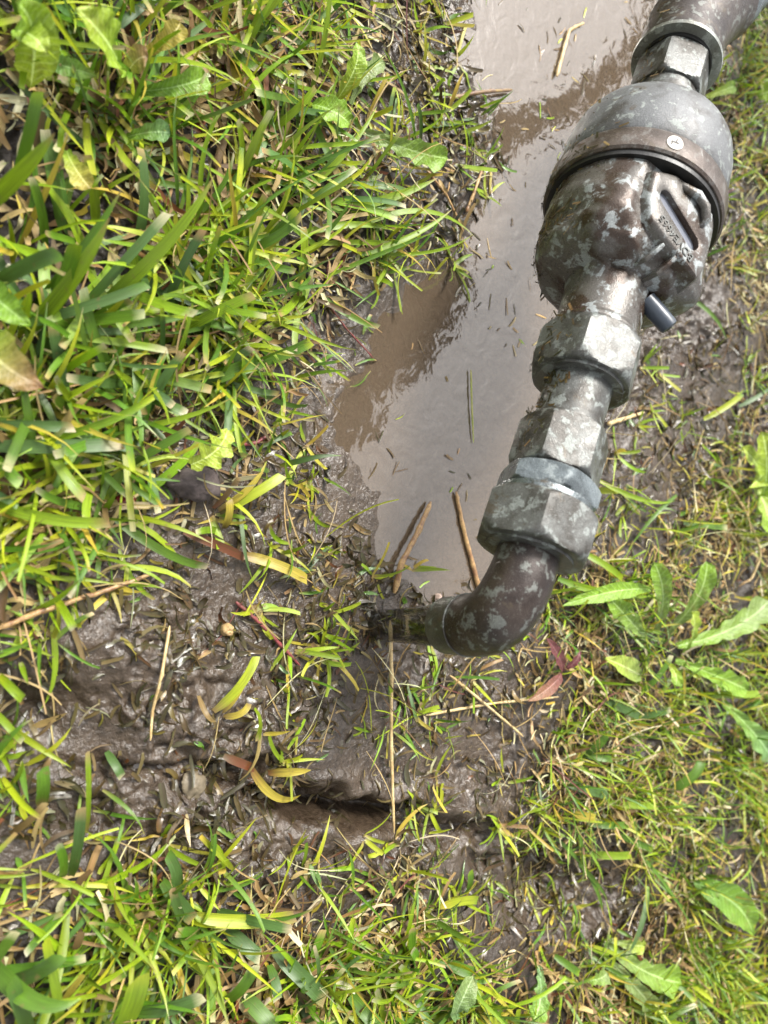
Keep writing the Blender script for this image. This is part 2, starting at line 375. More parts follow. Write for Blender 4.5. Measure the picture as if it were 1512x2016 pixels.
def tube(name, pts, rad, mat, parent, nphi=32, off=None, caps=True, ang=40):
    pts = [np.array(p, float) for p in pts]; n = len(pts)
    T = [(pts[min(i+1, n-1)]-pts[max(i-1, 0)]) for i in range(n)]; T = [t/np.linalg.norm(t) for t in T]
    u = np.cross(T[0], [0.3, .2, .9]); u /= np.linalg.norm(u); V = []; Fc = []
    for i in range(n):
        u = u-(u@T[i])*T[i]; u /= np.linalg.norm(u); v = np.cross(T[i], u)
        r = rad[i] if hasattr(rad, '__len__') else rad
        for k in range(nphi):
            a = 2*math.pi*k/nphi; V.append(tuple(pts[i]+r*(math.cos(a)*u+math.sin(a)*v)-(ROOTN if off is None else off)))
    for i in range(n-1):
        for k in range(nphi):
            k2 = (k+1) % nphi; Fc.append((i*nphi+k, i*nphi+k2, (i+1)*nphi+k2, (i+1)*nphi+k))
    if caps: Fc.append(tuple(range(nphi))[::-1]); Fc.append(tuple(range((n-1)*nphi, n*nphi)))
    me = bpy.data.meshes.new(name); me.from_pydata(V, [], Fc); me.update(); smooth_sharp(me, ang)
    o = link(name, me, mat); o.parent = parent; return o

# --- outlet elbow, pouring end
GEND = at(738, 1232, .0); LEG = GEND-PA; LEGL = np.linalg.norm(LEG); LEG = LEG/LEGL
BR = .030     # bend reach
path = [PA+PD*.036, PA+PD*.033, PA+PD*BR]
for k in range(1, 13):
    t = k/13; path.append((1-t)**2*(PA+PD*BR) + 2*t*(1-t)*(PA) + t*t*(PA+LEG*.024))
path.append(PA+LEG*.024)
path.append(PA+LEG*.0275); path.append(PA+LEG*.0285)
rad = [.0138, .0138, .0140] + [.0141 + .0007*math.sin(math.pi*k/13) for k in range(1, 13)] + [.0142, .0142, .0138]
elbow = tube('outlet_elbow', path, rad, M_ELBOW, meter, 40)
def leg(s): return PA+LEG*s
tube('outlet_socket', [leg(.0285), leg(.0295), leg(.0425), leg(.0445), leg(.0450), leg(.0448), leg(.038)], [.0136, .0137, .0135, .0136, .0128, .0114, .0112], make_metal('dark_socket', (.05, .048, .036), (.105, .10, .08), patina=(.25, .30, .26), patam=.5), elbow, 40, caps=False)
tube('socket_seam', [leg(.0272), leg(.0278), leg(.0285), leg(.0291)], [.0138, .0146, .0146, .0137], M_BRASS, elbow, 40)
# --- nuts and short pipes along the axis
hexnut('union_nut', .0335, .0560, .0545, R(-42), M_BRASS, meter, .005)
loft('washer', [(.0325, .0152), (.0325, .0195), (.0345, .0200), (.036, .0150)], M_BRASS, meter, 48)
loft('thread_ring', [(.0545, .015), (.0545, .0215), (.0570, .0222), (.0595, .0215), (.060, .015)], M_SILVER, meter, 60)
hexnut('lock_nut', .0590, .0700, .0470, R(-26), M_SILVER, meter, .0022)
loft('ring_gasket', [(.0695, .015), (.0695, .0185), (.0715, .0185), (.0715, .015)], M_BLACK, meter, 48)
hexnut('coupling_nut', .0712, .0965, .0435, R(-64), M_BRASS, meter, .003)
loft('connector_pipe', [(.092, .014), (.0945, .0172), (.0975, .0170), (.101, .0160), (.106, .0157), (.121, .0157), (.128, .0157)], M_BRASS, meter, 60, ang=50)
hexnut('union_nut', .1215, .1465, .0530, R(-53), M_BRASS, meter, .0055)
loft('washer', [(.1203, .0157), (.1203, .0205), (.1225, .0209), (.124, .015)], M_BRASS, meter, 48)
# --- cast body
CS = .2225      # collar plane
FAC = [  # flat faces of the casting: phi deg, tilt towards the pipe end, distance from the axis point at s=.200
    (-88, .18, .0405), (-150, .25, .0405), (112, .25, .040), (175, .2, .041)]
PF_DEG, PTILT, PDIST = -10, .05, .0370
def body_r(s, p):
    prof_s = [.1755, .1765, .179, .182, .187, .195, .206, .2150, CS]; prof_r = [.0212, .0260, .0330, .0372, .0402, .0416, .0418, .0415, .0412]
    r = float(np.interp(s, prof_s, prof_r))
    for (pd, tilt, dd) in FAC:
        c = math.cos(p-R(pd)); nr = math.cos(math.atan(tilt)); na = -math.sin(math.atan(tilt))
        den = nr*c
        if den > .25:
            lim = (dd*1.0 - na*(s-.200))/den
            k = .0025; h_ = max(k-abs(r-lim), 0)/k; r = min(r, lim)-h_*h_*k*.25     # smooth minimum
    c = math.cos(p-R(PF_DEG)); tn = math.atan(PTILT)                 # the reading platform on the upper side
    if c > .3:
        lim = (PDIST-.0040+math.sin(tn)*(s-.200))/(math.cos(tn)*c); a = math.degrees((p+math.pi) % (2*math.pi)-math.pi)
        r = min(r, lim)
    def dent(pc, sc, wp, ws, am):
        nonlocal r
        a = (p-R(pc)+math.pi) % (2*math.pi)-math.pi
        r += am*math.exp(-(a/R(wp))**2-((s-sc)/ws)**2)
    dent(-12, .1775, 20, .0055, -.0075); dent(-48, .1835, 9, .006, -.003); dent(-55, .200, 9, .012, .0022); dent(-62, .188, 16, .008, .0025); dent(-66, .176, 9, .006, .003)
    dent(-75, .2035, 12, .007, .002); dent(-105, .1960, 18, .008, -.0025); dent(46, .183, 16, .008, .0045); dent(22, .1815, 9, .006, -.003)
    dent(60, .200, 12, .007, -.0025); dent(-95, .186, 10, .006, .002)
    r += .00035*math.sin(p*7+s*300)*math.sin(s*420+p*3)
    return max(r, .0204)
svals = list(np.linspace(.1755, .184, 14)) + list(np.linspace(.1855, CS, 26))
rows = [(.146, .0190), (.1462, .0207), (.148, .0215), (.150, .0215), (.1508, .0206), (.1525, .0203), (.160, .0202), (.168, .0203), (.172, .0206), (.1745, .0210)]
rows += [(s, (lambda p, s=s: body_r(s, p))) for s in svals] + [(CS+.004, .039)]
body = loft('meter_body', rows, M_BODY, meter, 144, 0, ang=60)
loft('gasket', [(CS-.0008, .030), (CS-.0008, .0436), (CS+.0018, .0438), (CS+.0018, .030)], M_BLACK, meter, 96)
collar = loft('collar_ring', [(CS+.0018, .036), (CS+.0018, .0446), (CS+.003, .0456), (CS+.0135, .0456), (CS+.0152, .0447), (CS+.0156, .0425), (CS+.017, .0420)], M_COLLAR, meter, 96)
dome = loft('dome_cover', [(.2385, .0420), (.2405, .0436), (.252, .0436), (.262, .0432), (.2695, .0418), (.2745, .0395), (.2785, .0355), (.2815, .0300), (.2832, .0255), (.2842, .0230), (.2844, .018)], M_DOME, meter, 96, ang=45)
def sq_r(p, a=.0205):
    q = ((p-R(15)) % (math.pi/2))-math.pi/4; return min(a/math.cos(q), .0238)
loft('inlet_neck', [(.2838, sq_r), (.2900, sq_r), (.2915, lambda p: sq_r(p, .0195)), (.2935, .0188), (.300, .0183), (.3055, .0183), (.3062, .0172), (.312, .0170)], M_BRASS, meter, 72, R(15)+math.pi/4, ang=30)
hexnut('coupling_nut', .3110, .3365, .0420, R(-62), M_BRASS, meter, .003)
loft('ring_gasket', [(.336, .014), (.336, .0195), (.3415, .0195), (.3415, .014)], M_BLACK, meter, 60)
# --- inlet elbow turning up, its union and the supply hose that carries it
I0 = PA+PD*.339; IC = PA+PD*.380; UPD = np.array([-.52, .84, .14]); UPD /= np.linalg.norm(UPD)
pth = [I0, I0+PD*.0012, I0+PD*.004, PA+PD*.352]
for k in range(1, 11):
    t = k/11; pth.append((1-t)**2*(PA+PD*.352)+2*t*(1-t)*IC+t*t*(IC+UPD*.026))
pth += [IC+UPD*.026, IC+UPD*.032, IC+UPD*.033]
inl = tube('inlet_elbow', pth, [.0222, .0240, .0240, .0232]+[.0228+.0014*math.sin(math.pi*k/11) for k in range(1, 11)]+[.0228, .0228, .0205], M_ELBOW, meter, 44)
tube('elbow_lip', [I0-PD*.0006, I0-PD*.0002, I0+PD*.0020, I0+PD*.0032], [.0212, .0246, .0248, .0236], make_metal('verdigris_lip', (.14, .14, .12), (.24, .26, .24), patina=(.4, .42, .38)), inl, 44)
tube('pipe_seal', [IC+UPD*.0325, IC+UPD*.0335, IC+UPD*.035], [.0190, .0212, .0200], M_BRASS, inl, 44)
q0 = IC+UPD*.034
tube('hose_union', [q0, q0+UPD*.002, q0+UPD*.010, q0+UPD*.012, q0+UPD*.013, q0+UPD*.026], [.0180, .0196, .0196, .0188, .0150, .0150], M_SILVER, meter, 44)
h0 = q0+UPD*.024; hose = [h0]
ctrl = [h0, h0+UPD*.06, h0+UPD*.13+np.array([0, 0, .01]), h0+UPD*.24, h0+UPD*.30+np.array([-.05, -.02, -.03])]
for k in range(1, 31):
    t = k/30; hose.append(sum(math.comb(4, i)*(1-t)**(4-i)*t**i*ctrl[i] for i in range(5)))
e = hose[-1]; gz = float(gh(e[0]-.2, e[1]+.16))+.012
for k in range(1, 13):
    t = k/12; hose.append(np.array([e[0]-.2*t, e[1]+.16*t, e[2]+(gz-e[2])*(t*t*(3-2*t))]))
hose.append(hose[-1]+np.array([-.5, .3, 0]))
tube('supply_hose', hose, .013, M_BLACK, meter, 28)

# --- window plate, lettering, ribs and plug on the casting
pf = R(PF_DEG); tl = math.atan(PTILT)
PN = math.cos(tl)*er(pf)-math.sin(tl)*PD; PN /= np.linalg.norm(PN)       # plate normal
P0 = PA+PD*.200
P0 = P0 + PN*PDIST                                       # a point of the flat face
# slot direction: along the picture direction (.53,.85), laid into the plate
def on_plate(px, py, lift=0.):
    d = ray(px, py); t = ((P0+PN*lift-CC)@PN)/(d@PN); return CC+d*t
PU = on_plate(1369, 491)-on_plate(1301, 378); SLOTL = np.linalg.norm(PU); PU /= SLOTL
PV = np.cross(PN, PU)
SC = (on_plate(1369, 491)+on_plate(1301, 378))/2
def plate_pts(c, L, Wd, nseg=72):      # stadium outline, points at even angles about its centre
    out = []; a_ = (L-Wd)/2; rho = Wd/2
    for k in range(nseg):
        co_, si_ = math.cos(2*math.pi*(k+.5)/nseg), math.sin(2*math.pi*(k+.5)/nseg); t_ = rho/max(abs(si_), 1e-6)
        if t_*abs(co_) > a_: t_ = a_*abs(co_)+math.sqrt(max(rho*rho-a_*a_*si_*si_, 0))
        out.append((t_*co_, t_*si_))
    return [c+PU*u+PV*v for u, v in out]
def ring_mesh(name, rings, mat, parent, close=False):
    V = [tuple(p-ROOTN) for r_ in rings for p in r_]; n = len(rings[0]); Fc = []
    for i in range(len(rings)-1):
        for k in range(n): Fc.append((i*n+k, i*n+(k+1) % n, (i+1)*n+(k+1) % n, (i+1)*n+k))
    if close: Fc.append(tuple(range((len(rings)-1)*n, len(rings)*n)))
    me = bpy.data.meshes.new(name); me.from_pydata(V, [], Fc); me.update(); smooth_sharp(me, 35)
    o = link(name, me, mat); o.parent = parent; return o
SW = .0072
def lifted(pts, h): return [p+PN*h for p in pts]
OUT = [on_plate(*p, .001) for p in [(1292, 336), (1281, 389), (1284, 430), (1311, 466), (1333, 494), (1374, 549), (1387, 526), (1396, 492), (1403, 457), (1405, 423), (1378, 380), (1335, 346)]]
o2 = [((p-SC)@PU, (p-SC)@PV) for p in OUT]
def out_ring(k, h, shrink):
    """outer outline met by a ray from the slot centre through each stadium point"""
    res = []
    for p in plate_pts(SC, SLOTL, SW):
        du, dv = (p-SC)@PU, (p-SC)@PV; best = 9
        for i in range(len(o2)):
            (ax, ay), (bx, by) = o2[i], o2[(i+1) % len(o2)]
            den = du*(by-ay)-dv*(bx-ax)
            if abs(den) < 1e-12: continue
            t_ = (ax*(by-ay)-ay*(bx-ax))/den; q_ = (ax*dv-ay*du)/den
            if t_ > 0 and -1e-6 <= q_ <= 1+1e-6: best = min(best, t_)
        ln = math.hypot(du, dv)*best; f_ = (ln-shrink)/math.hypot(du, dv)
        res.append(SC+PU*du*f_+PV*dv*f_+PN*h)
    return res
ring_mesh('window_plate', [out_ring(0, -.012, -.004), out_ring(0, -.001, -.0010), out_ring(0, .0004, -.0002), out_ring(0, .0010, .0010),
          lifted(plate_pts(SC, SLOTL+.0016, SW+.0016), .0010), lifted(plate_pts(SC, SLOTL+.0006, SW+.0006), .0007), lifted(plate_pts(SC, SLOTL, SW), -.0040)], M_BODY, body)
tube('cast_lug', [on_plate(*p, h_) for p, h_ in (((1338, 362), -.001), ((1352, 372), .0015), ((1375, 384), .003), ((1389, 408), .0032), ((1390, 434), .0024), ((1381, 446), .0005), ((1368, 436), -.002))], [.0016, .0021, .0023, .0024, .0023, .002, .0015], M_BODY, body, 14, ang=80)
ring_mesh('window_glass', [lifted(plate_pts(SC, SLOTL+.0004, SW+.0004), -.0022), lifted(plate_pts(SC, SLOTL-.003, SW-.003), -.0020)], M_GLASS, body, True)
ring_mesh('slot_shadow', [lifted(plate_pts(SC-PV*.0020, SLOTL-.004, .0022), -.0021), lifted(plate_pts(SC-PV*.0020, SLOTL-.006, .0012), -.0016)], M_BLACK, body, True)  # black strip laid in the slot as its shadow band
# serial number cast along the plate
tcu = bpy.data.curves.new('serial_number', 'FONT'); tcu.body = 'BDVE4665'; tcu.size = .0074; tcu.extrude = .0004; tcu.align_x = 'CENTER'; tcu.align_y = 'CENTER'; tcu.space_character = 1.0; tcu.bevel_depth = .00008
tob = bpy.data.objects.new('tmp_text', tcu); col.objects.link(tob)
dg = bpy.context.evaluated_depsgraph_get(); tme = bpy.data.meshes.new_from_object(tob.evaluated_get(dg)); bpy.data.objects.remove(tob)
b_, f_ = on_plate(1358, 513), on_plate(1297, 428)
TX = (f_-b_); TX = TX/np.linalg.norm(TX); TY = np.cross(PN, TX); TC = (b_+f_)/2+PN*.0010
co = np.empty(len(tme.vertices)*3, np.float32); tme.vertices.foreach_get('co', co); co = co.reshape(-1, 3); kx = np.linalg.norm(f_-b_)/(co[:, 0].max()-co[:, 0].min()); co[:, :2] *= kx
tme.vertices.foreach_set('co', np.ascontiguousarray(TC-ROOTN+co[:, :1]*TX+co[:, 1:2]*TY+co[:, 2:3]*PN, np.float32).ravel()); tme.update(); tme.name = 'serial_number'
tme.materials.clear(); tl_ = link('serial_number', tme, M_BRASS); tl_.parent = body
tag(tl_, 'raised cast letters BDVE4665')
def slab(name, base, up, wdt, thick, mat, parent):
    """small web: polygon of points swept by thick"""
    base = [np.array(b) for b in base]; n = len(base); nrm = np.array(thick)
    V = [tuple(b-nrm/2-ROOTN) for b in base]+[tuple(b+nrm/2-ROOTN) for b in base]
    Fc = [tuple(range(n))[::-1], tuple(range(n, 2*n))]+[(k, (k+1) % n, n+(k+1) % n, n+k) for k in range(n)]
    me = bpy.data.meshes.new(name); me.from_pydata(V, [], Fc); me.update(); o = link(name, me, mat); o.parent = parent
    md = o.modifiers.new('bevel', 'BEVEL'); md.width = .0006; md.segments = 2; return o
for (xa, ya, xb, yb) in ((1309, 480, 1271, 512), (1333, 505, 1294, 540)):
    a = on_plate(xa, ya, .0005); b = on_plate(xb, yb, -.006)
    sp_ = np.cross(b-a, PN); sp_ = sp_/np.linalg.norm(sp_)*.0022
    slab('rib', [a, a-PN*.010, b-PN*.012, b, (a+b)/2+PN*.001], None, 0, sp_, M_BODY, body)
# drain plug with its eye
pc = PA+PD*.1685+er(R(36))*.0255; PX = er(R(62))*.9-PD*.55; PX /= np.linalg.norm(PX)
plug = tube('seal_plug', [pc-PX*.008, pc-PX*.002, pc+PX*.008, pc+PX*.0095, pc+PX*.0100], [.0047, .0047, .0045, .0041, .0030], M_PLUG, body, 28)
tube('plug_eye', [pc+PX*.0095, pc+PX*.0103], [.0022, .0021], M_BLACK, plug, 20)
# round sticker on the collar
sc_s = CS+.0085
def on_collar(a, s, lift): return PA+PD*s+er(a)*(.0456+lift)
ph_s = R(-32); rings = []
for rr, lf in ((.0040, .0001), (.0039, .0004), (.002, .00045), (.0004, .00045)):
    rings.append([on_collar(ph_s+rr*math.cos(a)/.0456, sc_s+rr*math.sin(a), lf) for a in np.linspace(0, 2*math.pi, 24, endpoint=False)])
stick = ring_mesh('round_tag', rings, M_STICK, collar, True); tag(stick, 'small round white tag with a dark arrow mark')
def mark(us):
    V = [tuple(on_collar(ph_s+u*.004/.0456, sc_s+v*.004, .0007)-ROOTN) for u, v in us]
    me = bpy.data.meshes.new('arrow_mark'); me.from_pydata(V, [], [tuple(range(len(us)))]); o = link('arrow_mark', me, M_INK); o.parent = stick
mark([(-.5, -.1), (.45, -.1), (.45, .1), (-.5, .1)]); mark([(.02, .1), (.18, .1), (.18, .55), (.02, .55)]); mark([(-.45, -.5), (-.28, -.5), (-.28, -.1), (-.45, -.1)])
VEG_MARK = 1
# ================================================================== blades
def blade_arrays(root, az, L, W, lean, curl, fold, twist, cb, cm, ct, seg=6, cut=None, drape=True, lift=.0006):
    """vectorised ribbon blades: returns verts (n,seg+1,3across,3), colours, uvs"""
    n = len(L); t = np.linspace(0, 1, seg+1)[None, :]
    ang = np.clip(math.pi/2-lean[:, None]-curl[:, None]*t, -1.1, math.pi/2)
    ds = (L/seg)[:, None]
    mid = (ang[:, 1:]+ang[:, :-1])/2
    hor = np.concatenate([np.zeros((n, 1)), np.cumsum(np.cos(mid)*ds, 1)], 1)
    ver = np.concatenate([np.zeros((n, 1)), np.cumsum(np.sin(mid)*ds, 1)], 1)
    a = az[:, None] + twist[:, None]*.35*t*t
    x = root[:, 0:1]+hor*np.cos(a); y = root[:, 1:2]+hor*np.sin(a); z = root[:, 2:3]+ver
    if drape:
        z = np.maximum(z, gh(x.ravel(), y.ravel()).reshape(x.shape)+lift)
    tw = twist[:, None]*t
    sxv = -np.sin(a)*np.cos(tw); syv = np.cos(a)*np.cos(tw); szv = np.sin(tw)
    nxv = -np.sin(ang)*np.cos(a); nyv = -np.sin(ang)*np.sin(a); nzv = np.cos(ang)
    if cut is None: cut = np.zeros(n, bool)
    prof = np.minimum(1, .45+2.2*t)*np.where(cut[:, None], np.where(t > .97, .82, 1.), np.clip(1-t**3.2, .04, 1))
    wv = W[:, None]*.5*prof
    V = np.empty((n, seg+1, 3, 3))
    for k, sgn in enumerate((-1, 0, 1)):
        up = (abs(sgn)*fold[:, None]*wv)
        V[:, :, k, 0] = x+sgn*wv*sxv+up*nxv; V[:, :, k, 1] = y+sgn*wv*syv+up*nyv; V[:, :, k, 2] = z+sgn*wv*szv+up*nzv
    t3 = t[..., None]
    k1 = np.clip(1-t3/.28, 0, 1); k2 = np.clip((t3-.90)/.10, 0, 1)
    C = cb[:, None, :]*k1+cm[:, None, :]*(1-k1)*(1-k2)+ct[:, None, :]*k2
    C = np.repeat(C[:, :, None, :], 3, 2); C[:, :, 1] *= np.array([1.12, 1.10, 1.08])
    UV = np.empty((n, seg+1, 3, 2)); UV[..., 0] = np.array([-1, 0, 1])[None, None, :] + (np.arange(n) % 97)[:, None, None]*3.7
    UV[..., 1] = np.broadcast_to((t*(L[:, None]*60))[:, :, None], (n, seg+1, 3))
    return V, C, UV
def blade_faces(n, seg):
    b = np.arange(seg+1)[:, None]*3+np.arange(3)[None, :]
    f = np.stack([b[:-1, :-1], b[:-1, 1:], b[1:, 1:], b[1:, :-1]], -1).reshape(-1, 4)
    return (f[None]+(np.arange(n)*(seg+1)*3)[:, None, None]).reshape(-1, 4)
def blade_mesh(name, V, C, UV, seg, off=None):
    n = V.shape[0]; P = V.reshape(-1, 3)
    if off is not None: P = P-np.asarray(off)
    me = mesh_np(name, P, blade_faces(n, seg)); add_col(me, C.reshape(-1, 3)); add_uv(me, UV.reshape(-1, 2)); return me
# base colours (linear)
BRIGHT = np.array([.225, .345, .010]); LIME = np.array([.36, .42, .016]); GREEN = np.array([.095, .20, .012]); BLUEG = np.array([.075, .15, .035]); DEEP = np.array([.04, .09, .008])
STRAW = np.array([.42, .30, .13]); TAN = np.array([.26, .165, .065]); BROWN = np.array([.11, .058, .026]); DARKB = np.array([.042, .026, .015]); YEL = np.array([.46, .36, .045]); RUST = np.array([.15, .04, .02]); PALE = np.array([.55, .50, .30]); PURP = np.array([.16, .035, .045])
def pick(n, table):
    cs = np.array([c for c, _ in table]); p = np.array([q for _, q in table], float); i = RNG.choice(len(cs), n, p=p/p.sum())
    return cs[i]*RNG.uniform(.72, 1.28, (n, 1))*RNG.uniform(.9, 1.1, (n, 3))
PIPE2 = [(PA+PD*s)[:2] for s in np.linspace(-.01, .36, 30)]
def scatter(count, weight, box=(-.62, .62, -.16, .86)):
    """roots drawn with a weight function of (x, y)"""
    out = []; need = count
    while need > 0:
        x = RNG.uniform(box[0], box[1], count*2); y = RNG.uniform(box[2], box[3], count*2)
        k = RNG.random(count*2) < weight(x, y); x, y = x[k][:need], y[k][:need]
        out.append(np.stack([x, y], 1)); need -= len(x)
    return np.concatenate(out)
def clump(c, per, spread):
    r = np.repeat(c, per, 0); return r+RNG.normal(0, spread, r.shape)
def with_z(r, sink=.0015): return np.column_stack([r, gh(r[:, 0], r[:, 1])-sink])
def px_of(r): return proj(r[:, 0], r[:, 1], 0.)
OUTL = (GEND+np.array([0, .012, 0]))[:2]
def wgreen(x, y):
    g = cover(x, y); return (np.hypot(x-OUTL[0], (y-OUTL[1])*.6) > .017)*np.clip(g-.12, 0, 1)**1.25*np.clip(.40+1.7*fbm(x*34, y*34, 71, 3), .04, 1)
def wdry(x, y):
    g = cover(x, y); return np.clip(.10+1.1*g, 0, 1)*(pud_dist(x, y) > .004)*np.clip(.4+.9*fbm(x*24, y*24, 83, 2), .1, 1)
def wmud(x, y):
    g = cover(x, y); return np.clip(1.0-g*.8, .15, 1)*(pud_dist(x, y) > -.004)*np.clip(.35+1.1*fbm(x*35, y*35, 93, 2), .05, 1)
def side_left(r):      # 1 in the coarse lawn on the near side and along the foot of the picture, 0 on the fine turf beyond the pipe
    px, py = px_of(r); return np.clip(np.maximum((720-px)/250, (py-1650)/250), 0, 1)
def U(a, b, n): return RNG.uniform(a, b, n)

# --- fine thin green blades (grown in small clumps)
c = scatter(4400, wgreen); r = clump(c, 6, .005); n = len(r); kl = side_left(r)
tab = [(BRIGHT, 4), (LIME, 3), (GREEN, 3), (YEL, .8)]
cm = pick(n, tab); dens = cover(r[:, 0], r[:, 1])
L_ = U(.012, .044, n)*(.5+.6*dens)*(1+.2*kl); W_ = U(.0008, .0023, n)*(1+.25*kl)
ct = np.where((RNG.random(n) < .5)[:, None], pick(n, [(PALE, 2), (STRAW, 2), (YEL, 1)]), cm)
V, C, UV = blade_arrays(with_z(r), U(0, 2*math.pi, n), L_, W_, U(.15, 1.25, n), U(-.2, 1.3, n), U(.1, .6, n), U(-1, 1, n), cm*.5+pick(n, [(YEL, 1), (STRAW, 1)])*.5, cm, ct, 6, RNG.random(n) < .3)
g1 = link('grass', blade_mesh('fine_grass', V, C, UV, 6), M_GRASS); tag(g1, 'thin bright yellow-green grass blades all over the lawn', 'grass', kind='stuff')
# --- broader mown blades
c = scatter(1150, lambda x, y: wgreen(x, y)*(.25+.75*side_left(np.stack([x, y], 1)))); r = clump(c, 4, .006); n = len(r); kl = side_left(r); dens = cover(r[:, 0], r[:, 1])
cm = pick(n, [(GREEN, 4), (BLUEG, 1.6), (BRIGHT, 3.5), (DEEP, .8), (LIME, 2)])
L_ = U(.016, .050, n)*(.5+.6*dens)*(.75+.4*kl); W_ = U(.0016, .0036, n)*(.66+.42*kl)
ct = pick(n, [(PALE*.8, 2), (STRAW, 2), (TAN, 1), (LIME, 2), (GREEN, 2)])
V, C, UV = blade_arrays(with_z(r), U(0, 2*math.pi, n), L_, W_, U(.35, 1.35, n), U(-.1, 1.1, n), U(.1, .55, n), U(-.9, .9, n), cm*.6+pick(n, [(YEL, 1), (STRAW, 1)])*.4, cm, ct, 6, RNG.random(n) < .55)
g2 = link('grass', blade_mesh('broad_grass', V, C, UV, 6), M_GRASS); tag(g2, 'broader mown green grass blades with pale cut tips', 'grass', kind='stuff')
# --- dry thatch and clippings lying about
r = scatter(38000, wdry); n = len(r); kl = side_left(r); dens = cover(r[:, 0], r[:, 1])
cm = pick(n, [(STRAW, 3), (TAN, 4), (BROWN, 3.5), (PALE, 1.), (YEL, .8), (RUST, .8)])*(.30+.70*np.clip(dens*1.5, 0, 1))[:, None]
pale = (RNG.random(n) < .5-.25*kl) & (dens > .4); cm[pale] = pick(int(pale.sum()), [(STRAW, 3), (PALE, 2), (TAN, 2)])
L_ = U(.004, .022, n)*(1+.3*kl)*(.45+.55*dens); W_ = U(.0005, .0028, n)*(1+.35*kl)*(.5+.5*dens)
rz = with_z(r, 0); rz[:, 2] += U(-.001, .006, n)*cover(r[:, 0], r[:, 1])
V, C, UV = blade_arrays(rz, U(0, 2*math.pi, n), L_, W_, U(.9, 1.75, n), U(-.5, .7, n), U(.0, .6, n), U(-1.4, 1.4, n), cm*.8, cm, cm*1.15, 4, np.ones(n, bool))
g3 = link('dry_thatch', blade_mesh('dry_thatch', V, C, UV, 4), M_DRY); tag(g3, 'dry tan clippings and dead blades between the green grass', 'thatch', kind='stuff')
# --- thin wiry runners and stems
r = scatter(4600, wdry); n = len(r)
cm = pick(n, [(STRAW, 4), (TAN, 3), (PALE, 2.5), (BROWN, 2), (PURP, .35), (LIME, .8)])
rz = with_z(r, 0); rz[:, 2] += U(0, .005, n)
V, C, UV = blade_arrays(rz, U(0, 2*math.pi, n), U(.015, .055, n), U(.0005, .0010, n), U(.8, 1.6, n), U(-.4, .8, n), U(.3, .9, n), U(-1.5, 1.5, n), cm, cm, cm, 7, np.ones(n, bool), lift=.001)
g4 = link('dry_stems', blade_mesh('dry_stems', V, C, UV, 7), M_DRY); tag(g4, 'thin wiry straw stems tangled through the turf', 'straw', kind='stuff')
# --- dead leaf shreds worked into the mud
r = scatter(12500, wmud); n = len(r)
cm = pick(n, [(DARKB, 8), (BROWN*.6, 4), (TAN*.55, 1.4), (STRAW*.7, .3), (GREEN*.7, .4), (RUST*.6, .3)])
rz = with_z(r, .0006)
V, C, UV = blade_arrays(rz, U(0, 2*math.pi, n), U(.004, .016, n), U(.0006, .0034, n), U(1.0, 1.85, n), U(-1.2, 1.2, n), U(.0, .8, n), U(-2, 2, n), cm*.8, cm, cm, 4, RNG.random(n) < .5, lift=.0002)
g5 = link('muddy_litter', blade_mesh('muddy_litter', V, C, UV, 4), M_WETLITTER); tag(g5, 'brown dead leaf shreds trodden into the wet mud', 'litter', kind='stuff')
# --- clippings afloat on the puddle
r = scatter(200, lambda x, y: (pud_dist(x, y) < .004)*np.clip(.3+1.3*fbm(x*26, y*26, 111, 2), .06, 1), (-.45, .12, .1, .62)); n = len(r)
cm = pick(n, [(TAN, 2), (STRAW, 2), (LIME, .6), (BRIGHT, .4), (BROWN, 3), (DARKB, 3)])
V, C, UV = blade_arrays(np.column_stack([r, np.full(n, .0003)]), U(0, 6.28, n), U(.002, .012, n), U(.0004, .0015, n), U(1.45, 1.62, n), U(-.15, .15, n), U(0, .4, n), U(-.6, .6, n), cm, cm, cm, 4, np.ones(n, bool), lift=.0004)
g7 = link('floating_litter', blade_mesh('floating_litter', V, C, UV, 4), M_WETLITTER); tag(g7, 'bits of straw and clippings afloat on the muddy puddle', 'litter', kind='stuff')
# --- the lawn going on beyond the picture (coarser towards the distance)
def wfar(x, y):
    d = np.hypot(x, y-.35); return (np.clip((d-.5)/.2, 0, 1)*np.exp(-d/1.6))*np.clip(.5+.8*fbm(x*8, y*8, 101, 2), .1, 1)
r = scatter(16000, wfar, (-3.2, 3.2, -2.4, 3.6)); n = len(r); d = np.hypot(r[:, 0], r[:, 1]-.35)
inside = (np.abs(r[:, 0]) < .62) & (r[:, 1] > -.16) & (r[:, 1] < .86); r = r[~inside]; n = len(r); d = d[~inside]
cm = pick(n, [(BRIGHT, 3), (GREEN, 4), (LIME, 2), (TAN, 1.5), (STRAW, 1)])
V, C, UV = blade_arrays(with_z(r), U(0, 2*math.pi, n), U(.025, .06, n)*(1+.4*d), U(.003, .006, n)*(1+.9*d), U(.3, 1.2, n), U(0, 1.1, n), U(.1, .5, n), U(-1, 1, n), cm*.7, cm, cm, 4)
g6 = link('grass', blade_mesh('far_grass', V, C, UV, 4), M_GRASS); tag(g6, 'lawn grass carrying on around the muddy patch', 'grass', kind='stuff')

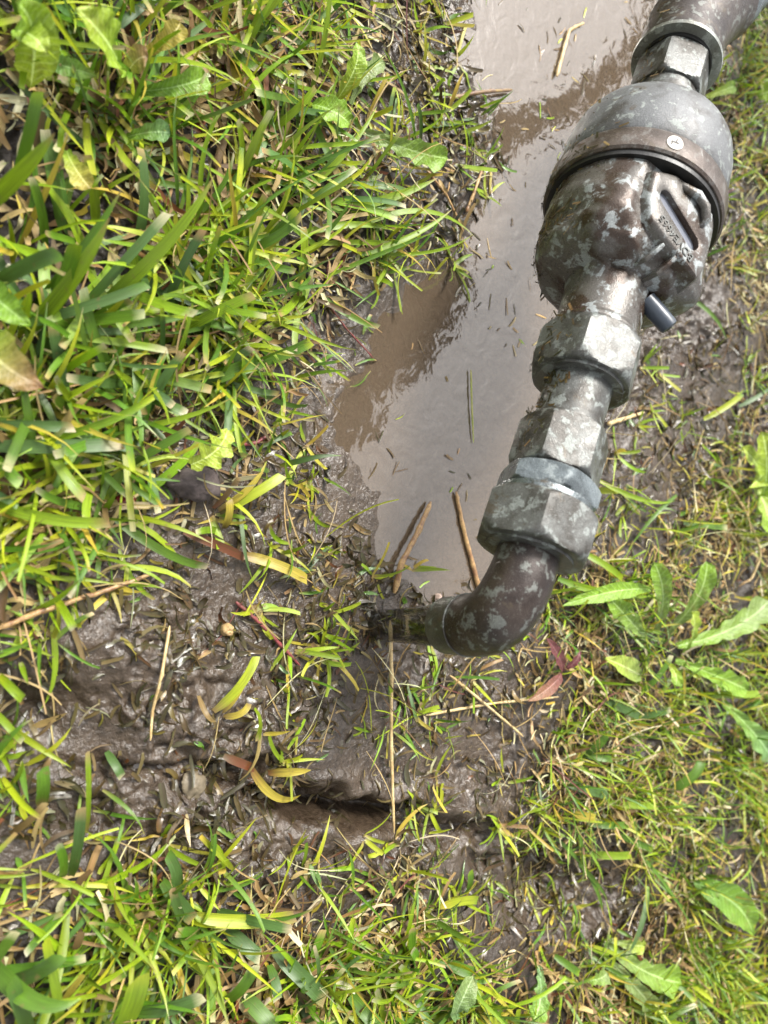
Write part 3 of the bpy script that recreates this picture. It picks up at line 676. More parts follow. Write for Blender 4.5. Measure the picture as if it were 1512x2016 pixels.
# ================================================================== single plants, stalks and stones that the photograph lets one pick out
def at_ground(px, py, up=0.):
    z = .006
    for _ in range(4):
        p = at(px, py, z+up); z = float(gh(p[0], p[1]))
    return at(px, py, z+up)
def depth_of(p): return float((p-CC)@CF)
def ribbon_frame(P, roll=0.):
    T = np.gradient(P, axis=0); T /= np.linalg.norm(T, axis=1)[:, None]
    ref = (CC-P); ref /= np.linalg.norm(ref, axis=1)[:, None]; ref = ref*.55+np.array([0, 0, .75])
    Nn = ref-(ref*T).sum(1)[:, None]*T; Nn /= np.linalg.norm(Nn, axis=1)[:, None]
    S = np.cross(T, Nn)
    if np.any(roll):
        c_, s_ = np.cos(roll), np.sin(roll); c_ = np.reshape(c_, (-1, 1)); s_ = np.reshape(s_, (-1, 1)); S, Nn = S*c_+Nn*s_, Nn*c_-S*s_
    return T, S, Nn
def path_px(b, tpx, zb, zt, arch, bend, n):
    """curve from a pixel on the ground (plus zb) to a pixel at height zt over the ground"""
    p0 = at_ground(*b, zb); p1 = at_ground(*tpx, zt); t = np.linspace(0, 1, n)[:, None]
    P = p0*(1-t)+p1*t
    side = np.cross(p1-p0, [0, 0, 1.]); side /= (np.linalg.norm(side)+1e-9)
    P = P + (4*t*(1-t))*(np.array([0, 0, arch])+side*bend*np.linalg.norm(p1-p0))
    g = gh(P[:, 0], P[:, 1])+.0006; P[:, 2] = np.maximum(P[:, 2], g); return P
def prof(style, t):
    if style == 'ovate': return np.clip(np.sin(math.pi*np.clip(t, 0, 1)**.8)**.75, .03, 1)
    if style == 'spat': return np.clip(.22+.78*t**1.1, 0, 1)*np.sqrt(np.clip(1-((t-.72)/.28)**2*(t > .72), .0, 1))+.02
    if style == 'lance': return np.clip(np.sin(math.pi*np.clip(t*.93+.05, 0, 1))**.85, .03, 1)
    if style == 'tooth':
        base = np.clip(.18+.95*t, 0, 1)*np.sqrt(np.clip(1-((t-.75)/.25)**2*(t > .75), .0, 1))
        return base*(.62+.38*(1-((t*5.2) % 1)))+.02
    if style == 'torn':
        return np.clip(np.sin(math.pi*np.clip(t*.8+.1, 0, 1)), .05, 1)*(.7+.3*np.sin(t*23))
def leaf_mesh(P, width, style, c0, c1, off, cup=.25, crinkle=.05, roll=0., seed=0):
    n = len(P); m = 9; t = np.linspace(0, 1, n); T, S, Nn = ribbon_frame(P, roll)
    u = np.linspace(-1, 1, m); hw = width/2*prof(style, t)
    rs = np.random.default_rng(seed); ph = rs.uniform(0, 6, 4)
    V = np.empty((n, m, 3))
    for k in range(m):
        w_ = hw*(1+.08*np.sin(t*19+ph[0]+u[k]*2))*u[k]
        if style == 'tooth': w_ = hw*u[k]*(1+.12*np.sin(t*33*np.sign(u[k])+ph[1]))
        hgt = cup*hw*abs(u[k])**1.5 + crinkle*width*np.sin(t*24+ph[2]+u[k]*4)*abs(u[k])
        V[:, k] = P+S*w_[:, None]+Nn*hgt[:, None]
    V[..., 2] = np.maximum(V[..., 2], gh(V[..., 0].ravel(), V[..., 1].ravel()).reshape(n, m)+.0004)
    C = (np.asarray(c0)*(1-t[:, None])+np.asarray(c1)*t[:, None])[:, None, :]*(1+.12*rs.uniform(-1, 1, (n, m, 1)))
    UV = np.empty((n, m, 2)); UV[..., 0] = u[None, :]; UV[..., 1] = (t*3)[:, None]
    i = np.arange(n*m).reshape(n, m); f = np.stack([i[:-1, :-1], i[:-1, 1:], i[1:, 1:], i[1:, :-1]], -1).reshape(-1, 4)
    me = mesh_np('leaf', V.reshape(-1, 3)-off, f); add_col(me, C.reshape(-1, 3)); add_uv(me, UV.reshape(-1, 2)); return me
LC = dict(g=(.19, .33, .02), d=(.10, .21, .02), y=(.42, .34, .06), l=(.33, .42, .035), b=(.26, .13, .06), gr=(.17, .235, .065), p=(.15, .04, .045), o=(.42, .22, .05), w=(.5, .47, .33), bg=(.13, .25, .09))
LIFT = dict(broadleaf_weed=.014, yellowing_weed=.012, yellow_tipped_leaf=.010, folded_leaf=.012, crinkled_rosette=.007, leafy_weed=.008, lance_leaf=.008, trodden_dandelion=.006, curled_leaf=.008)
def weed(name, label, cat, base, leaves, group=None):
    """leaves: (bx,by, tx,ty, zb, zt, width px, style, colour base, colour tip, arch, bend)"""
    o = at_ground(*base); root = empty(name, Vector(o)); tag(root, label, cat, group)
    for i, (bx, by, tx, ty, zb, zt, wpx, st, c0, c1, ar, bd) in enumerate(leaves):
        P = path_px((bx, by), (tx, ty), zb+.003, zt+LIFT.get(name, .004), ar, bd, 20); w_ = wpx/FPX*depth_of(P[10])
        link('leaf', leaf_mesh(P, w_, st, LC[c0], LC[c1], o, .35, .075, random.uniform(-.3, .3), int(bx+by)), M_LEAF, root)
    return root
weed('broadleaf_weed', 'broad oval light green leaves of a weed in the coarse lawn', 'weed', (60, 170),
     [(60, 170, 30, 5, .01, .035, 92, 'ovate', 'l', 'g', .006, .1), (235, 128, 150, 15, .02, .04, 98, 'ovate', 'g', 'l', .006, -.08), (30, 60, 92, 108, .03, .028, 60, 'ovate', 'g', 'l', .004, .0), (90, 120, 190, 150, .012, .018, 36, 'lance', 'bg', 'g', .004, .1)])
weed('yellowing_weed', 'yellow and brown dying leaf beside a spotted green leaf', 'weed', (300, 175),
     [(275, 110, 355, 45, .012, .024, 52, 'spat', 'y', 'y', .004, .1), (238, 172, 292, 112, .012, .02, 56, 'spat', 'l', 'b', .004, -.1), (275, 180, 405, 150, .010, .02, 62, 'spat', 'd', 'g', .006, .12), (250, 270, 335, 262, .006, .012, 50, 'spat', 'g', 'bg', .003, .0)])
weed('yellow_tipped_leaf', 'short green leaf with a yellow rounded tip among clippings', 'leaf', (135, 300), [(132, 296, 178, 372, .01, .02, 54, 'spat', 'g', 'y', .003, .1)])
weed('folded_leaf', 'broad green leaf with a pale brown underside at the mud edge', 'leaf', (-30, 640), [(-40, 640, 85, 762, .02, .04, 100, 'ovate', 'g', 'b', .008, .15), (-30, 560, 60, 640, .02, .03, 60, 'ovate', 'd', 'g', .006, .1)])
weed('dandelion', 'small dandelion with toothed leaves where lawn meets mud near puddle', 'weed', (688, 218),
     [(664, 195, 702, 84, .004, .02, 40, 'lance', 'l', 'g', .006, .05), (690, 205, 756, 122, .002, .008, 44, 'tooth', 'gr', 'gr', .003, -.1), (616, 205, 690, 248, .006, .012, 54, 'ovate', 'g', 'g', .006, .1), (700, 250, 882, 312, .004, .008, 62, 'tooth', 'gr', 'g', .004, .08)])
weed('torn_leaf', 'torn yellow-green leaf on a stalk above the reddish stone', 'leaf', (260, 930),
     [(375, 915, 448, 846, .016, .022, 74, 'torn', 'l', 'l', .004, .1), (245, 935, 382, 908, .006, .016, 9, 'lance', 'l', 'l', .003, -.15)])
weed('crinkled_rosette', 'crinkled rosette of long green leaves beside the lowest hex nut', 'weed', (1295, 1262),
     [(1290, 1240, 1288, 1108, .004, .022, 48, 'spat', 'gr', 'g', .006, .02), (1312, 1245, 1392, 1106, .004, .026, 50, 'spat', 'gr', 'g', .006, .06), (1280, 1160, 1108, 1192, .014, .006, 34, 'lance', 'g', 'g', .004, .05),
      (1278, 1262, 1196, 1172, .003, .012, 48, 'tooth', 'gr', 'g', .005, -.05), (1345, 1285, 1362, 1204, .006, .02, 34, 'spat', 'g', 'l', .004, .05), (1330, 1272, 1515, 1182, .004, .02, 66, 'tooth', 'g', 'gr', .006, .04),
      (1330, 1300, 1470, 1358, .003, .012, 56, 'tooth', 'g', 'g', .005, .0), (1260, 1330, 1192, 1296, .004, .01, 46, 'ovate', 'gr', 'l', .003, .0), (1310, 1300, 1330, 1350, .003, .012, 30, 'spat', 'l', 'g', .004, .0), (1420, 1380, 1520, 1495, .006, .014, 60, 'tooth', 'g', 'bg', .005, .0)])
weed('leafy_weed', 'cluster of ruffled green leaves past the bare mud', 'weed', (1500, 960),
     [(1490, 1010, 1500, 850, .004, .03, 60, 'tooth', 'g', 'l', .006, .0), (1500, 960, 1460, 880, .004, .02, 40, 'tooth', 'g', 'l', .005, .0), (1480, 940, 1520, 1050, .006, .016, 60, 'tooth', 'l', 'g', .005, .1), (1520, 900, 1475, 960, .006, .014, 44, 'ovate', 'g', 'l', .004, .0)])
weed('lance_leaf', 'smooth lance-shaped green leaf lying in the fine turf', 'leaf', (1368, 1738), [(1366, 1738, 1482, 1838, .006, .012, 62, 'lance', 'd', 'g', .006, -.08)])
weed('trodden_dandelion', 'trodden pale toothed leaves beside the muddy footprint', 'weed', (1195, 1855),
     [(1190, 1856, 1342, 1935, .002, .006, 70, 'tooth', 'gr', 'g', .003, .05), (1200, 1850, 1268, 1862, .002, .006, 40, 'tooth', 'gr', 'l', .003, .0), (1190, 1880, 1290, 1990, .002, .006, 50, 'tooth', 'gr', 'gr', .003, .0), (1060, 1900, 1050, 2010, .002, .01, 50, 'tooth', 'bg', 'g', .004, .0), (1150, 1930, 1195, 1915, .002, .008, 40, 'tooth', 'g', 'gr', .003, .0)])
weed('curled_leaf', 'fuzzy pale green curled leaf in the lower lawn', 'leaf', (905, 1985), [(905, 1990, 932, 1922, .006, .016, 56, 'spat', 'bg', 'gr', .006, -.35)])
weed('young_leaf', 'small bright green leaf under the upper hex nut', 'leaf', (1390, 190), [(1388, 192, 1446, 170, .004, .012, 30, 'spat', 'l', 'g', .003, .0)])
weed('young_leaf', 'small green leaf tucked under the upper pipe elbow', 'leaf', (1505, 185), [(1490, 188, 1530, 178, .004, .012, 34, 'ovate', 'g', 'l', .003, .0)])
weed('purple_weed', 'dull purple narrow leaves below the elbow in short turf', 'weed', (1108, 1322),
     [(1108, 1322, 1076, 1256, .003, .016, 24, 'lance', 'p', 'p', .003, .0), (1106, 1326, 1040, 1380, .003, .010, 26, 'lance', 'p', 'b', .003, .0), (1110, 1318, 1142, 1282, .003, .01, 14, 'lance', 'p', 'p', .003, .0)])

# ---- tufts whose blades can be picked out one by one
TC_ = dict(g=GREEN, b=BRIGHT, l=LIME, u=BLUEG, d=DEEP, y=YEL, s=STRAW, t=TAN, r=RUST, n=BROWN, p=PALE)
def px_blade(P, w_, c0, c1, c2, off, cut=True, fold=.35, roll=0.):
    n = len(P); t = np.linspace(0, 1, n); T, S, Nn = ribbon_frame(P, roll*np.ones(n))
    hw = w_/2*np.minimum(1, .6+2*t)*(np.where(t > .98, .85, 1.) if cut else np.clip(1-t**3, .05, 1))
    V = np.stack([P-S*hw[:, None]+Nn*(fold*hw)[:, None], P, P+S*hw[:, None]+Nn*(fold*hw)[:, None]], 1)
    if cut: V[-1, 0] -= T[-1]*w_*.25; V[-1, 2] += T[-1]*w_*.15
    k1 = np.clip(1-t/.3, 0, 1)[:, None]; k2 = np.clip((t-.82)/.18, 0, 1)[:, None]
    C = np.asarray(c0)*k1+np.asarray(c1)*(1-k1)*(1-k2)+np.asarray(c2)*k2; C = np.repeat(C[:, None], 3, 1)
    UV = np.zeros((n, 3, 2)); UV[:, :, 0] = np.array([-1, 0, 1])+random.uniform(0, 50); UV[:, :, 1] = (t*2)[:, None]
    b = np.arange(n*3).reshape(n, 3); f = np.stack([b[:-1, :-1], b[:-1, 1:], b[1:, 1:], b[1:, :-1]], -1).reshape(-1, 4)
    me = mesh_np('blade', V.reshape(-1, 3)-off, f); add_col(me, C.reshape(-1, 3)); add_uv(me, UV.reshape(-1, 2)); return me
def tuft(label, base, bl, name='grass_tuft', cat='grass tuft', group=None):
    """bl: (bx,by, tx,ty, zb, zt, width px, colours base/mid/tip, arch, bend, cut)"""
    o = at_ground(*base); root = empty(name, Vector(o)); tag(root, label, cat, group)
    for (bx, by, tx, ty, zb, zt, wpx, cs, ar, bd, ct_) in bl:
        P = path_px((bx, by), (tx, ty), zb, zt, ar, bd, 12); w_ = wpx/FPX*depth_of(P[6])
        link('blade', px_blade(P, w_, TC_[cs[0]], TC_[cs[1]], TC_[cs[2]], o, ct_, random.uniform(.2, .5), random.uniform(-.35, .35)), M_GRASS, root)
    return root
tuft('long blurred green blades leaning over the lawn with brownish tips', (120, 640),
     [(185, 610, 422, 346, .004, .05, 27, 'gbt', .008, .04, False), (50, 660, 216, 428, .004, .055, 34, 'gbt', .006, .03, False), (95, 640, 150, 480, .004, .05, 28, 'dgb', .004, .0, True), (-40, 420, 108, 262, .01, .055, 36, 'gbt', .006, .03, False),
      (70, 600, 240, 372, .004, .04, 22, 'dgt', .006, .02, False), (-10, 560, 120, 500, .01, .05, 30, 'dug', .006, .0, True), (150, 620, 330, 420, .003, .03, 18, 'gup', .005, .0, True), (25, 380, 75, 180, .004, .045, 22, 'dgb', .006, .0, True)])
tuft('blue-green square-cut blades stacked level beside the mud', (10, 870),
     [(-20, 838, 146, 842, .01, .022, 21, 'uus', .003, .0, True), (-30, 878, 240, 874, .008, .024, 27, 'uus', .004, .02, True), (120, 858, 287, 892, .006, .016, 18, 'dut', .003, .0, True), (86, 864, 166, 982, .008, .026, 21, 'bbs', .004, .06, True), (-30, 985, 214, 1028, .008, .03, 23, 'gbt', .006, .06, True), (-30, 890, 40, 955, .01, .03, 24, 'ggb', .004, .0, True)])
tuft('pale green blades with straw tips crossing over the thatch', (200, 640),
     [(170, 640, 432, 600, .006, .02, 17, 'bgs', .004, .06, False), (60, 655, 330, 690, .006, .02, 15, 'lbp', .004, .0, True), (240, 620, 440, 545, .005, .014, 13, 'gbs', .003, .0, False), (20, 645, 290, 560, .008, .03, 20, 'gug', .004, .03, True), (120, 660, 260, 655, .004, .016, 16, 'bus', .003, .0, True)])
tuft('long narrow green blades reaching from the lawn out over the puddle', (620, 430),
     [(588, 390, 742, 210, .004, .02, 13, 'bbl', .006, .03, False), (596, 380, 700, 262, .004, .016, 10, 'ggb', .004, .0, False), (680, 412, 862, 350, .004, .016, 17, 'bbs', .004, .04, False), (640, 410, 775, 404, .003, .012, 12, 'bgs', .003, .05, True),
      (590, 462, 780, 455, .003, .012, 15, 'bbl', .004, -.05, False), (690, 455, 936, 468, .003, .014, 12, 'bbp', .008, -.12, False), (700, 505, 890, 412, .003, .012, 13, 'gbs', .004, .05, False), (740, 500, 930, 462, .002, .012, 7, 'bbl', .006, .08, False),
      (640, 545, 860, 455, .003, .012, 9, 'bgl', .004, .0, False), (560, 430, 700, 330, .003, .014, 12, 'bgp', .004, .0, True), (735, 545, 770, 570, .002, .006, 9, 'bbl', .01, .3, False), (620, 480, 770, 480, .002, .01, 10, 'lbp', .003, .0, True)])
tuft('two thin upright green blades standing in mud by the toothed leaf', (815, 278), [(818, 280, 754, 95, .002, .03, 9, 'ggb', .003, .03, False), (826, 286, 822, 205, .002, .016, 8, 'ndg', .002, .0, True)])
tuft('flat pale blade pair lying on mud at the puddle shore', (840, 245), [(836, 248, 940, 230, .001, .004, 12, 'uup', .002, .05, False), (880, 240, 956, 250, .001, .004, 6, 'bbp', .002, .0, False)])
tuft('folded green blade with a ragged end above trampled mud', (400, 750), [(395, 752, 512, 712, .004, .012, 28, 'dgg', .004, .0, True), (500, 716, 612, 672, .004, .016, 22, 'ggl', .003, .03, True), (300, 760, 440, 735, .004, .012, 12, 'llb', .003, .0, True), (250, 770, 430, 720, .004, .012, 9, 'lls', .004, .0, False), (430, 735, 460, 690, .002, .012, 12, 'bbl', .002, .0, True)])
tuft('long yellow blade with a dark red base lying on the mud', (380, 1050), [(362, 1046, 480, 1096, .003, .006, 18, 'rrr', .002, .0, True), (470, 1092, 604, 1142, .004, .007, 21, 'ryy', .002, -.04, True)], 'fallen_blade', 'grass blade')
tuft('splayed yellow-green shoot rising from trampled mud', (430, 1010), [(432, 1008, 556, 936, .003, .016, 20, 'nll', .004, .0, True), (430, 1004, 525, 908, .003, .014, 14, 'nyl', .004, .06, False), (440, 1040, 450, 985, .002, .01, 16, 'nys', .003, .0, True), (420, 1000, 470, 940, .002, .008, 12, 'rnt', .002, .0, True)])
tuft('frayed yellow shoot beside the wet mud mound', (425, 1410), [(420, 1400, 504, 1292, .003, .014, 19, 'tll', .003, .04, True), (436, 1402, 482, 1330, .003, .01, 14, 'tyl', .003, .0, True), (390, 1370, 425, 1420, .004, .006, 12, 'tts', .006, .2, False), (440, 1410, 490, 1385, .002, .006, 14, 'tyt', .003, .1, True)])
tuft('bent yellow shoot with a deep red base over the dark crevice', (500, 1510), [(440, 1488, 500, 1512, .006, .010, 17, 'nrr', .002, .0, True), (492, 1508, 592, 1565, .007, .010, 17, 'ryy', .006, .14, False), (528, 1520, 612, 1516, .008, .011, 19, 'ryy', .004, -.05, False)], 'red_based_shoot', 'shoot')
tuft('long half-brown blade lying across the lower lawn', (345, 1800), [(346, 1803, 580, 1804, .006, .014, 25, 'nlt', .003, .02, True), (420, 1815, 545, 1806, .005, .012, 18, 'rbn', .003, .0, True)], 'fallen_blade', 'grass blade')
tuft('cut blue-green blades fanning downhill in the lower lawn', (500, 1850),
     [(445, 1828, 512, 1886, .006, .016, 27, 'uup', .003, .0, True), (540, 1870, 640, 1968, .006, .02, 30, 'uus', .004, .0, True), (262, 1990, 398, 1958, .01, .03, 30, 'gup', .003, .0, True), (480, 1960, 545, 2030, .006, .02, 30, 'dgb', .003, .0, True), (530, 1900, 545, 1970, .006, .018, 20, 'gup', .003, .0, True),
      (440, 1970, 500, 1900, .006, .018, 26, 'dgp', .003, .0, True), (320, 1735, 380, 1810, .006, .012, 28, 'gus', .003, .0, True), (690, 1960, 750, 2030, .006, .02, 28, 'ggb', .003, .0, True), (340, 1770, 330, 1680, .004, .012, 22, 'dug', .003, .1, True)])
tuft('broad blurred yellow-green blades at the lawn corner below the mud', (230, 2000), [(222, 2040, 272, 1922, .012, .045, 46, 'gbl', .004, .0, True), (-20, 1890, 160, 1965, .02, .045, 36, 'dgb', .008, .1, False), (60, 2040, 20, 1930, .01, .04, 28, 'gug', .005, .0, True), (120, 2020, 90, 1850, .01, .03, 18, 'dbl', .005, .0, True), (-10, 1930, 120, 1880, .015, .035, 30, 'ddg', .005, .0, True)])
tuft('green blades standing in mud at the ruined lawn edge', (80, 1600), [(80, 1585, 84, 1512, .004, .016, 24, 'tgg', .003, .0, True), (170, 1640, 172, 1480, .004, .03, 10, 'tbs', .003, .0, True), (140, 1725, 160, 1590, .004, .03, 20, 'dus', .003, .0, True), (20, 1640, 90, 1580, .004, .02, 14, 'tts', .003, .0, True), (210, 1480, 240, 1530, .003, .008, 16, 'uup', .003, .0, True), (0, 1330, 45, 1375, .006, .02, 18, 'lbb', .003, .0, True), (-10, 1400, 45, 1460, .006, .016, 14, 'bbp', .003, .0, True), (110, 1180, 145, 1240, .006, .02, 16, 'lbn', .003, .0, True)])
tuft('bright curved blades arching over turf beside the silver nut', (1170, 930), [(1160, 935, 1330, 985, .003, .012, 9, 'lbg', .008, .1, False), (1332, 975, 1235, 1085, .012, .004, 9, 'ggb', .004, .1, False), (1140, 1085, 1225, 1140, .004, .012, 13, 'bbl', .004, .0, True), (1098, 1140, 1290, 1172, .006, .01, 15, 'gbb', .004, .05, False), (1175, 965, 1215, 965, .002, .01, 14, 'lll', .002, .0, True), (1345, 1030, 1432, 1040, .003, .01, 13, 'dgp', .002, .0, True)])
tuft('glossy short green blades beside the crinkled rosette', (1185, 1370), [(1188, 1380, 1258, 1410, .003, .012, 16, 'duu', .003, .0, True), (1245, 1410, 1320, 1396, .003, .012, 14, 'dup', .003, .0, True), (1150, 1485, 1195, 1438, .003, .012, 16, 'dgu', .003, .0, True), (1150, 1486, 1204, 1494, .003, .01, 13, 'dgg', .003, .0, True), (1384, 1368, 1494, 1366, .004, .014, 14, 'bbb', .003, .0, True), (1258, 1365, 1320, 1290, .003, .014, 12, 'ggp', .003, .0, True)])
tuft('flat bright green blades beside dead pinkish leaves in the turf', (1180, 1610), [(1195, 1580, 1292, 1586, .004, .012, 14, 'bbb', .003, .0, True), (1156, 1620, 1236, 1623, .004, .012, 14, 'dgb', .003, .0, True), (1160, 1680, 1242, 1682, .004, .012, 15, 'dbl', .003, .0, True), (1110, 1540, 1196, 1566, .004, .012, 17, 'duu', .003, .0, True), (1132, 1602, 1172, 1610, .004, .01, 18, 'yyl', .003, .0, True), (1210, 1640, 1285, 1672, .004, .012, 12, 'ggb', .003, .0, True), (1320, 1555, 1380, 1500, .006, .02, 18, 'dgg', .004, .0, True)])
tuft('narrow dark green blades hanging into the muddy footprint', (1150, 1640), [(1140, 1700, 1195, 1770, .004, .010, 9, 'ggb', .003, .0, False), (1155, 1715, 1186, 1795, .004, .010, 8, 'dgl', .003, .0, False), (1136, 1630, 1146, 1740, .004, .012, 9, 'ggp', .003, .0, False), (1260, 1680, 1365, 1830, .006, .012, 8, 'ggb', .004, .0, False), (1275, 1745, 1230, 1890, .008, .012, 11, 'bup', .004, .0, False), (1095, 1650, 1150, 1710, .003, .010, 8, 'dgb', .003, .0, False)])
tuft('long dark green blade behind the seal plug in wet ground', (1360, 590), [(1358, 588, 1430, 668, .004, .014, 9, 'dgu', .003, -.05, False), (1455, 800, 1520, 760, .004, .014, 9, 'uuu', .003, .0, False), (1385, 825, 1460, 775, .004, .012, 12, 'llg', .003, .0, True)])
tuft('bright broad shoot growing through the lower lawn', (930, 1950), [(930, 1945, 985, 2030, .004, .016, 20, 'bll', .003, .0, True), (880, 1895, 935, 1915, .004, .012, 22, 'dgd', .003, .0, True), (865, 1785, 940, 1772, .004, .01, 18, 'ylb', .003, -.1, True), (915, 1760, 925, 1715, .002, .012, 14, 'ggb', .002, .0, True), (1090, 1880, 1140, 1915, .003, .01, 14, 'ggb', .002, .0, True)])

MARKS = [((60, 60), 'the broad oval leaves'), ((310, 110), 'the yellowing leaf'), ((155, 330), 'the yellow-tipped leaf'), ((30, 700), 'the folded brown-backed leaf'), ((200, 480), 'the long blurred blades'), ((120, 875), 'the stacked blue-green blades'),
  ((690, 200), 'the small dandelion'), ((410, 890), 'the torn leaf'), ((380, 960), 'the reddish stone'), ((500, 710), 'the folded green blade'), ((760, 430), 'the long blades over the puddle'), ((490, 1100), 'the yellow blade with red base'), ((500, 960), 'the splayed yellow shoot'),
  ((460, 1350), 'the frayed yellow shoot'), ((550, 1530), 'the bent red-based shoot'), ((772, 1450), 'the long pale straw'), ((315, 1350), 'the straw on the mud mound'), ((378, 1545), 'the pale stone chip'), ((815, 1080), 'the split brown stalk'), ((925, 1080), 'the jointed tan stalk'),
  ((930, 800), 'the floating green stem'), ((800, 1230), 'the pouring outlet'), ((945, 185), 'the dark rolled blade'), ((1230, 825), 'the upper union nut'), ((1100, 1310), 'the purple leaves'), ((1000, 1400), 'the elbow'), ((1060, 1700), 'the muddy footprint'), ((1300, 1230), 'the crinkled rosette'),
  ((1320, 620), 'the seal plug'), ((460, 1800), 'the half-brown fallen blade'), ((540, 1900), 'the fanning blue-green blades'), ((240, 1960), 'the broad blurred yellow-green blades'), ((905, 1950), 'the fuzzy curled leaf'), ((80, 1540), 'the blades on the ruined lawn edge'), ((530, 1230), 'the dark red stem'), ((450, 1240), 'the ochre pebble')]
NUM = {4: 'four', 5: 'five', 6: 'six', 7: 'seven'}
def tone(c_):
    m_ = c_.mean(0); q_ = m_[0]/m_[1]
    return 'deep green' if q_ < .58 else 'mid green' if q_ < .68 else 'bright green' if q_ < .8 else 'yellow-green' if q_ < .95 else 'yellowish'
def near_mark(x, y):
    px, py = proj(x, y, 0.); return min(MARKS, key=lambda m: (m[0][0]-px)**2+(m[0][1]-py)**2)[1]
# mown clumps of broad blades all over the coarse lawn
cl = scatter(42, lambda x, y: (cover(x, y) > .72)*(side_left(np.stack([x, y], 1)) > .3)*1., (-.24, .30, .02, .26))
for (cx, cy) in cl:
    o = np.array([cx, cy, float(gh(cx, cy))]); k = random.randint(4, 6); rr = np.column_stack([cx+RNG.normal(0, .004, k), cy+RNG.normal(0, .004, k)])
    cm = pick(k, [(GREEN, 4), (BLUEG, 2.2), (BRIGHT, 3)])
    V, C, UV = blade_arrays(with_z(rr), U(0, 6.28, k), U(.026, .052, k), U(.0028, .0048, k), U(.45, 1.3, k), U(0, .9, k), U(.1, .45, k), U(-.7, .7, k), cm*.7, cm, pick(k, [(PALE, 2), (STRAW, 2)]), 8, np.ones(k, bool))
    root = empty('grass_tuft', Vector(o)); tag(root, f'{NUM[k]}-bladed {tone(cm)} mown grass clump near '+near_mark(cx, cy), 'grass tuft', 'mown clumps in the coarse lawn')
    for q in range(k): link('blade', blade_mesh('blade', V[q:q+1], C[q:q+1], UV[q:q+1], 8, o), M_GRASS, root)
# small sprouts in the mud
sp = scatter(70, lambda x, y: ((cover(x, y) > .12) & (cover(x, y) < .55) & (pud_dist(x, y) > -.012) & (np.hypot(x-OUTL[0], y-OUTL[1]) > .025))*1., (-.3, .3, .08, .5))
for (cx, cy) in sp:
    o = np.array([cx, cy, float(gh(cx, cy))]); k = random.randint(4, 7); rr = np.column_stack([cx+RNG.normal(0, .0015, k), cy+RNG.normal(0, .0015, k)]); cm = pick(k, [(LIME, 3), (BRIGHT, 3), (YEL, 1.5), (TAN, .6)])
    V, C, UV = blade_arrays(with_z(rr), U(0, 6.28, k), U(.010, .028, k), U(.0013, .0030, k), U(.4, 1.4, k), U(-.2, .9, k), U(.1, .5, k), U(-.9, .9, k), pick(k, [(STRAW, 1), (TAN, 1)]), cm, cm*1.05, 6, RNG.random(k) < .5)
    root = empty('grass_sprout', Vector(o)); tag(root, f'small {NUM[k]}-bladed {tone(cm)} sprout in the mud near '+near_mark(cx, cy), 'grass sprout', 'sprouts in the mud')
    for q in range(k): link('blade', blade_mesh('blade', V[q:q+1], C[q:q+1], UV[q:q+1], 6, o), M_GRASS, root)

# ---- dry stalks
def make_stalkmat(name, c, c2):
    m, n, out = mat_new(name); L = n.links; pos = N(n, 'ShaderNodeNewGeometry').outputs['Position']; a = noise(n, 160, 4, pos); b2 = noise(n, 900, 2, pos)
    cc = mixc(n, ramp(n, a, [(.42, 0.), (.62, 1.)]).outputs[0], c, c2); cd = mixc(n, ramp(n, b2, [(.4, .4), (.55, 0.)]).outputs[0], cc, tuple(v*.4 for v in c2))
    p = N(n, 'ShaderNodeBsdfPrincipled'); L.new(cd, p.inputs['Base Color']); p.inputs['Roughness'].default_value = .4
    b = N(n, 'ShaderNodeBump'); b.inputs['Strength'].default_value = .5; b.inputs['Distance'].default_value = .0005; L.new(b2, b.inputs['Height']); L.new(b.outputs[0], p.inputs['Normal']); L.new(p.outputs[0], out.inputs[0]); return m
M_ST1 = make_stalkmat('tan_stalk', (.42, .27, .11), (.20, .10, .045)); M_ST2 = make_stalkmat('straw_stalk', (.52, .40, .20), (.38, .26, .11)); M_ST3 = make_stalkmat('dark_stalk', (.13, .07, .04), (.24, .16, .05)); M_ST4 = make_stalkmat('red_stalk', (.20, .04, .04), (.12, .05, .035)); M_ST5 = make_stalkmat('green_stalk', (.30, .36, .05), (.36, .34, .08))
def stalk(name, label, pts, wpx, mat, cat='stalk', z=None, taper=.7):
    P = []
    for q in pts:
        px, py, up = (*q, .0015) if len(q) == 2 else q
        p = at_ground(px, py, up)
        if pud_dist(np.array([p[0]]), np.array([p[1]]))[0] < 0 and p[2] < .001+up: p = at(px, py, .0006+up)
        P.append(p)
    P = np.array(P); tt = np.linspace(0, len(P)-1, 22); Q = np.column_stack([np.interp(tt, np.arange(len(P)), P[:, k]) for k in range(3)])
    Q[1:-1] = Q[1:-1]*.5+(Q[:-2]+Q[2:])*.25
    Q[1:-1] += RNG.normal(0, .35, (20, 3))*[1, 1, .3]*(wpx/FPX*.4)*.12
    w_ = wpx/FPX*depth_of(Q[10])/2; o = Q[0].copy()
    rad_ = [w_*(1-(1-taper)*k/21)*random.uniform(.9, 1.1)*(1.25 if k in (7, 15) else 1)*(.45 if k in (0, 21) else 1) for k in range(22)]
    ob = tube(name, Q, rad_, mat, None, 8, off=o, ang=70); ob.location = Vector(o); tag(ob, label, cat); return ob
stalk('dry_stalk', 'thick split brown stalk half sunk at the puddle edge', [(776, 1168), (790, 1110, .004), (822, 1050, .004), (848, 988, .002)], 13, M_ST1)
stalk('dry_stalk', 'jointed tan stalk lying in the shallow water near the lower hex nut', [(952, 1190), (930, 1110, .001), (912, 1040, .001), (898, 968, .001)], 10, M_ST1)
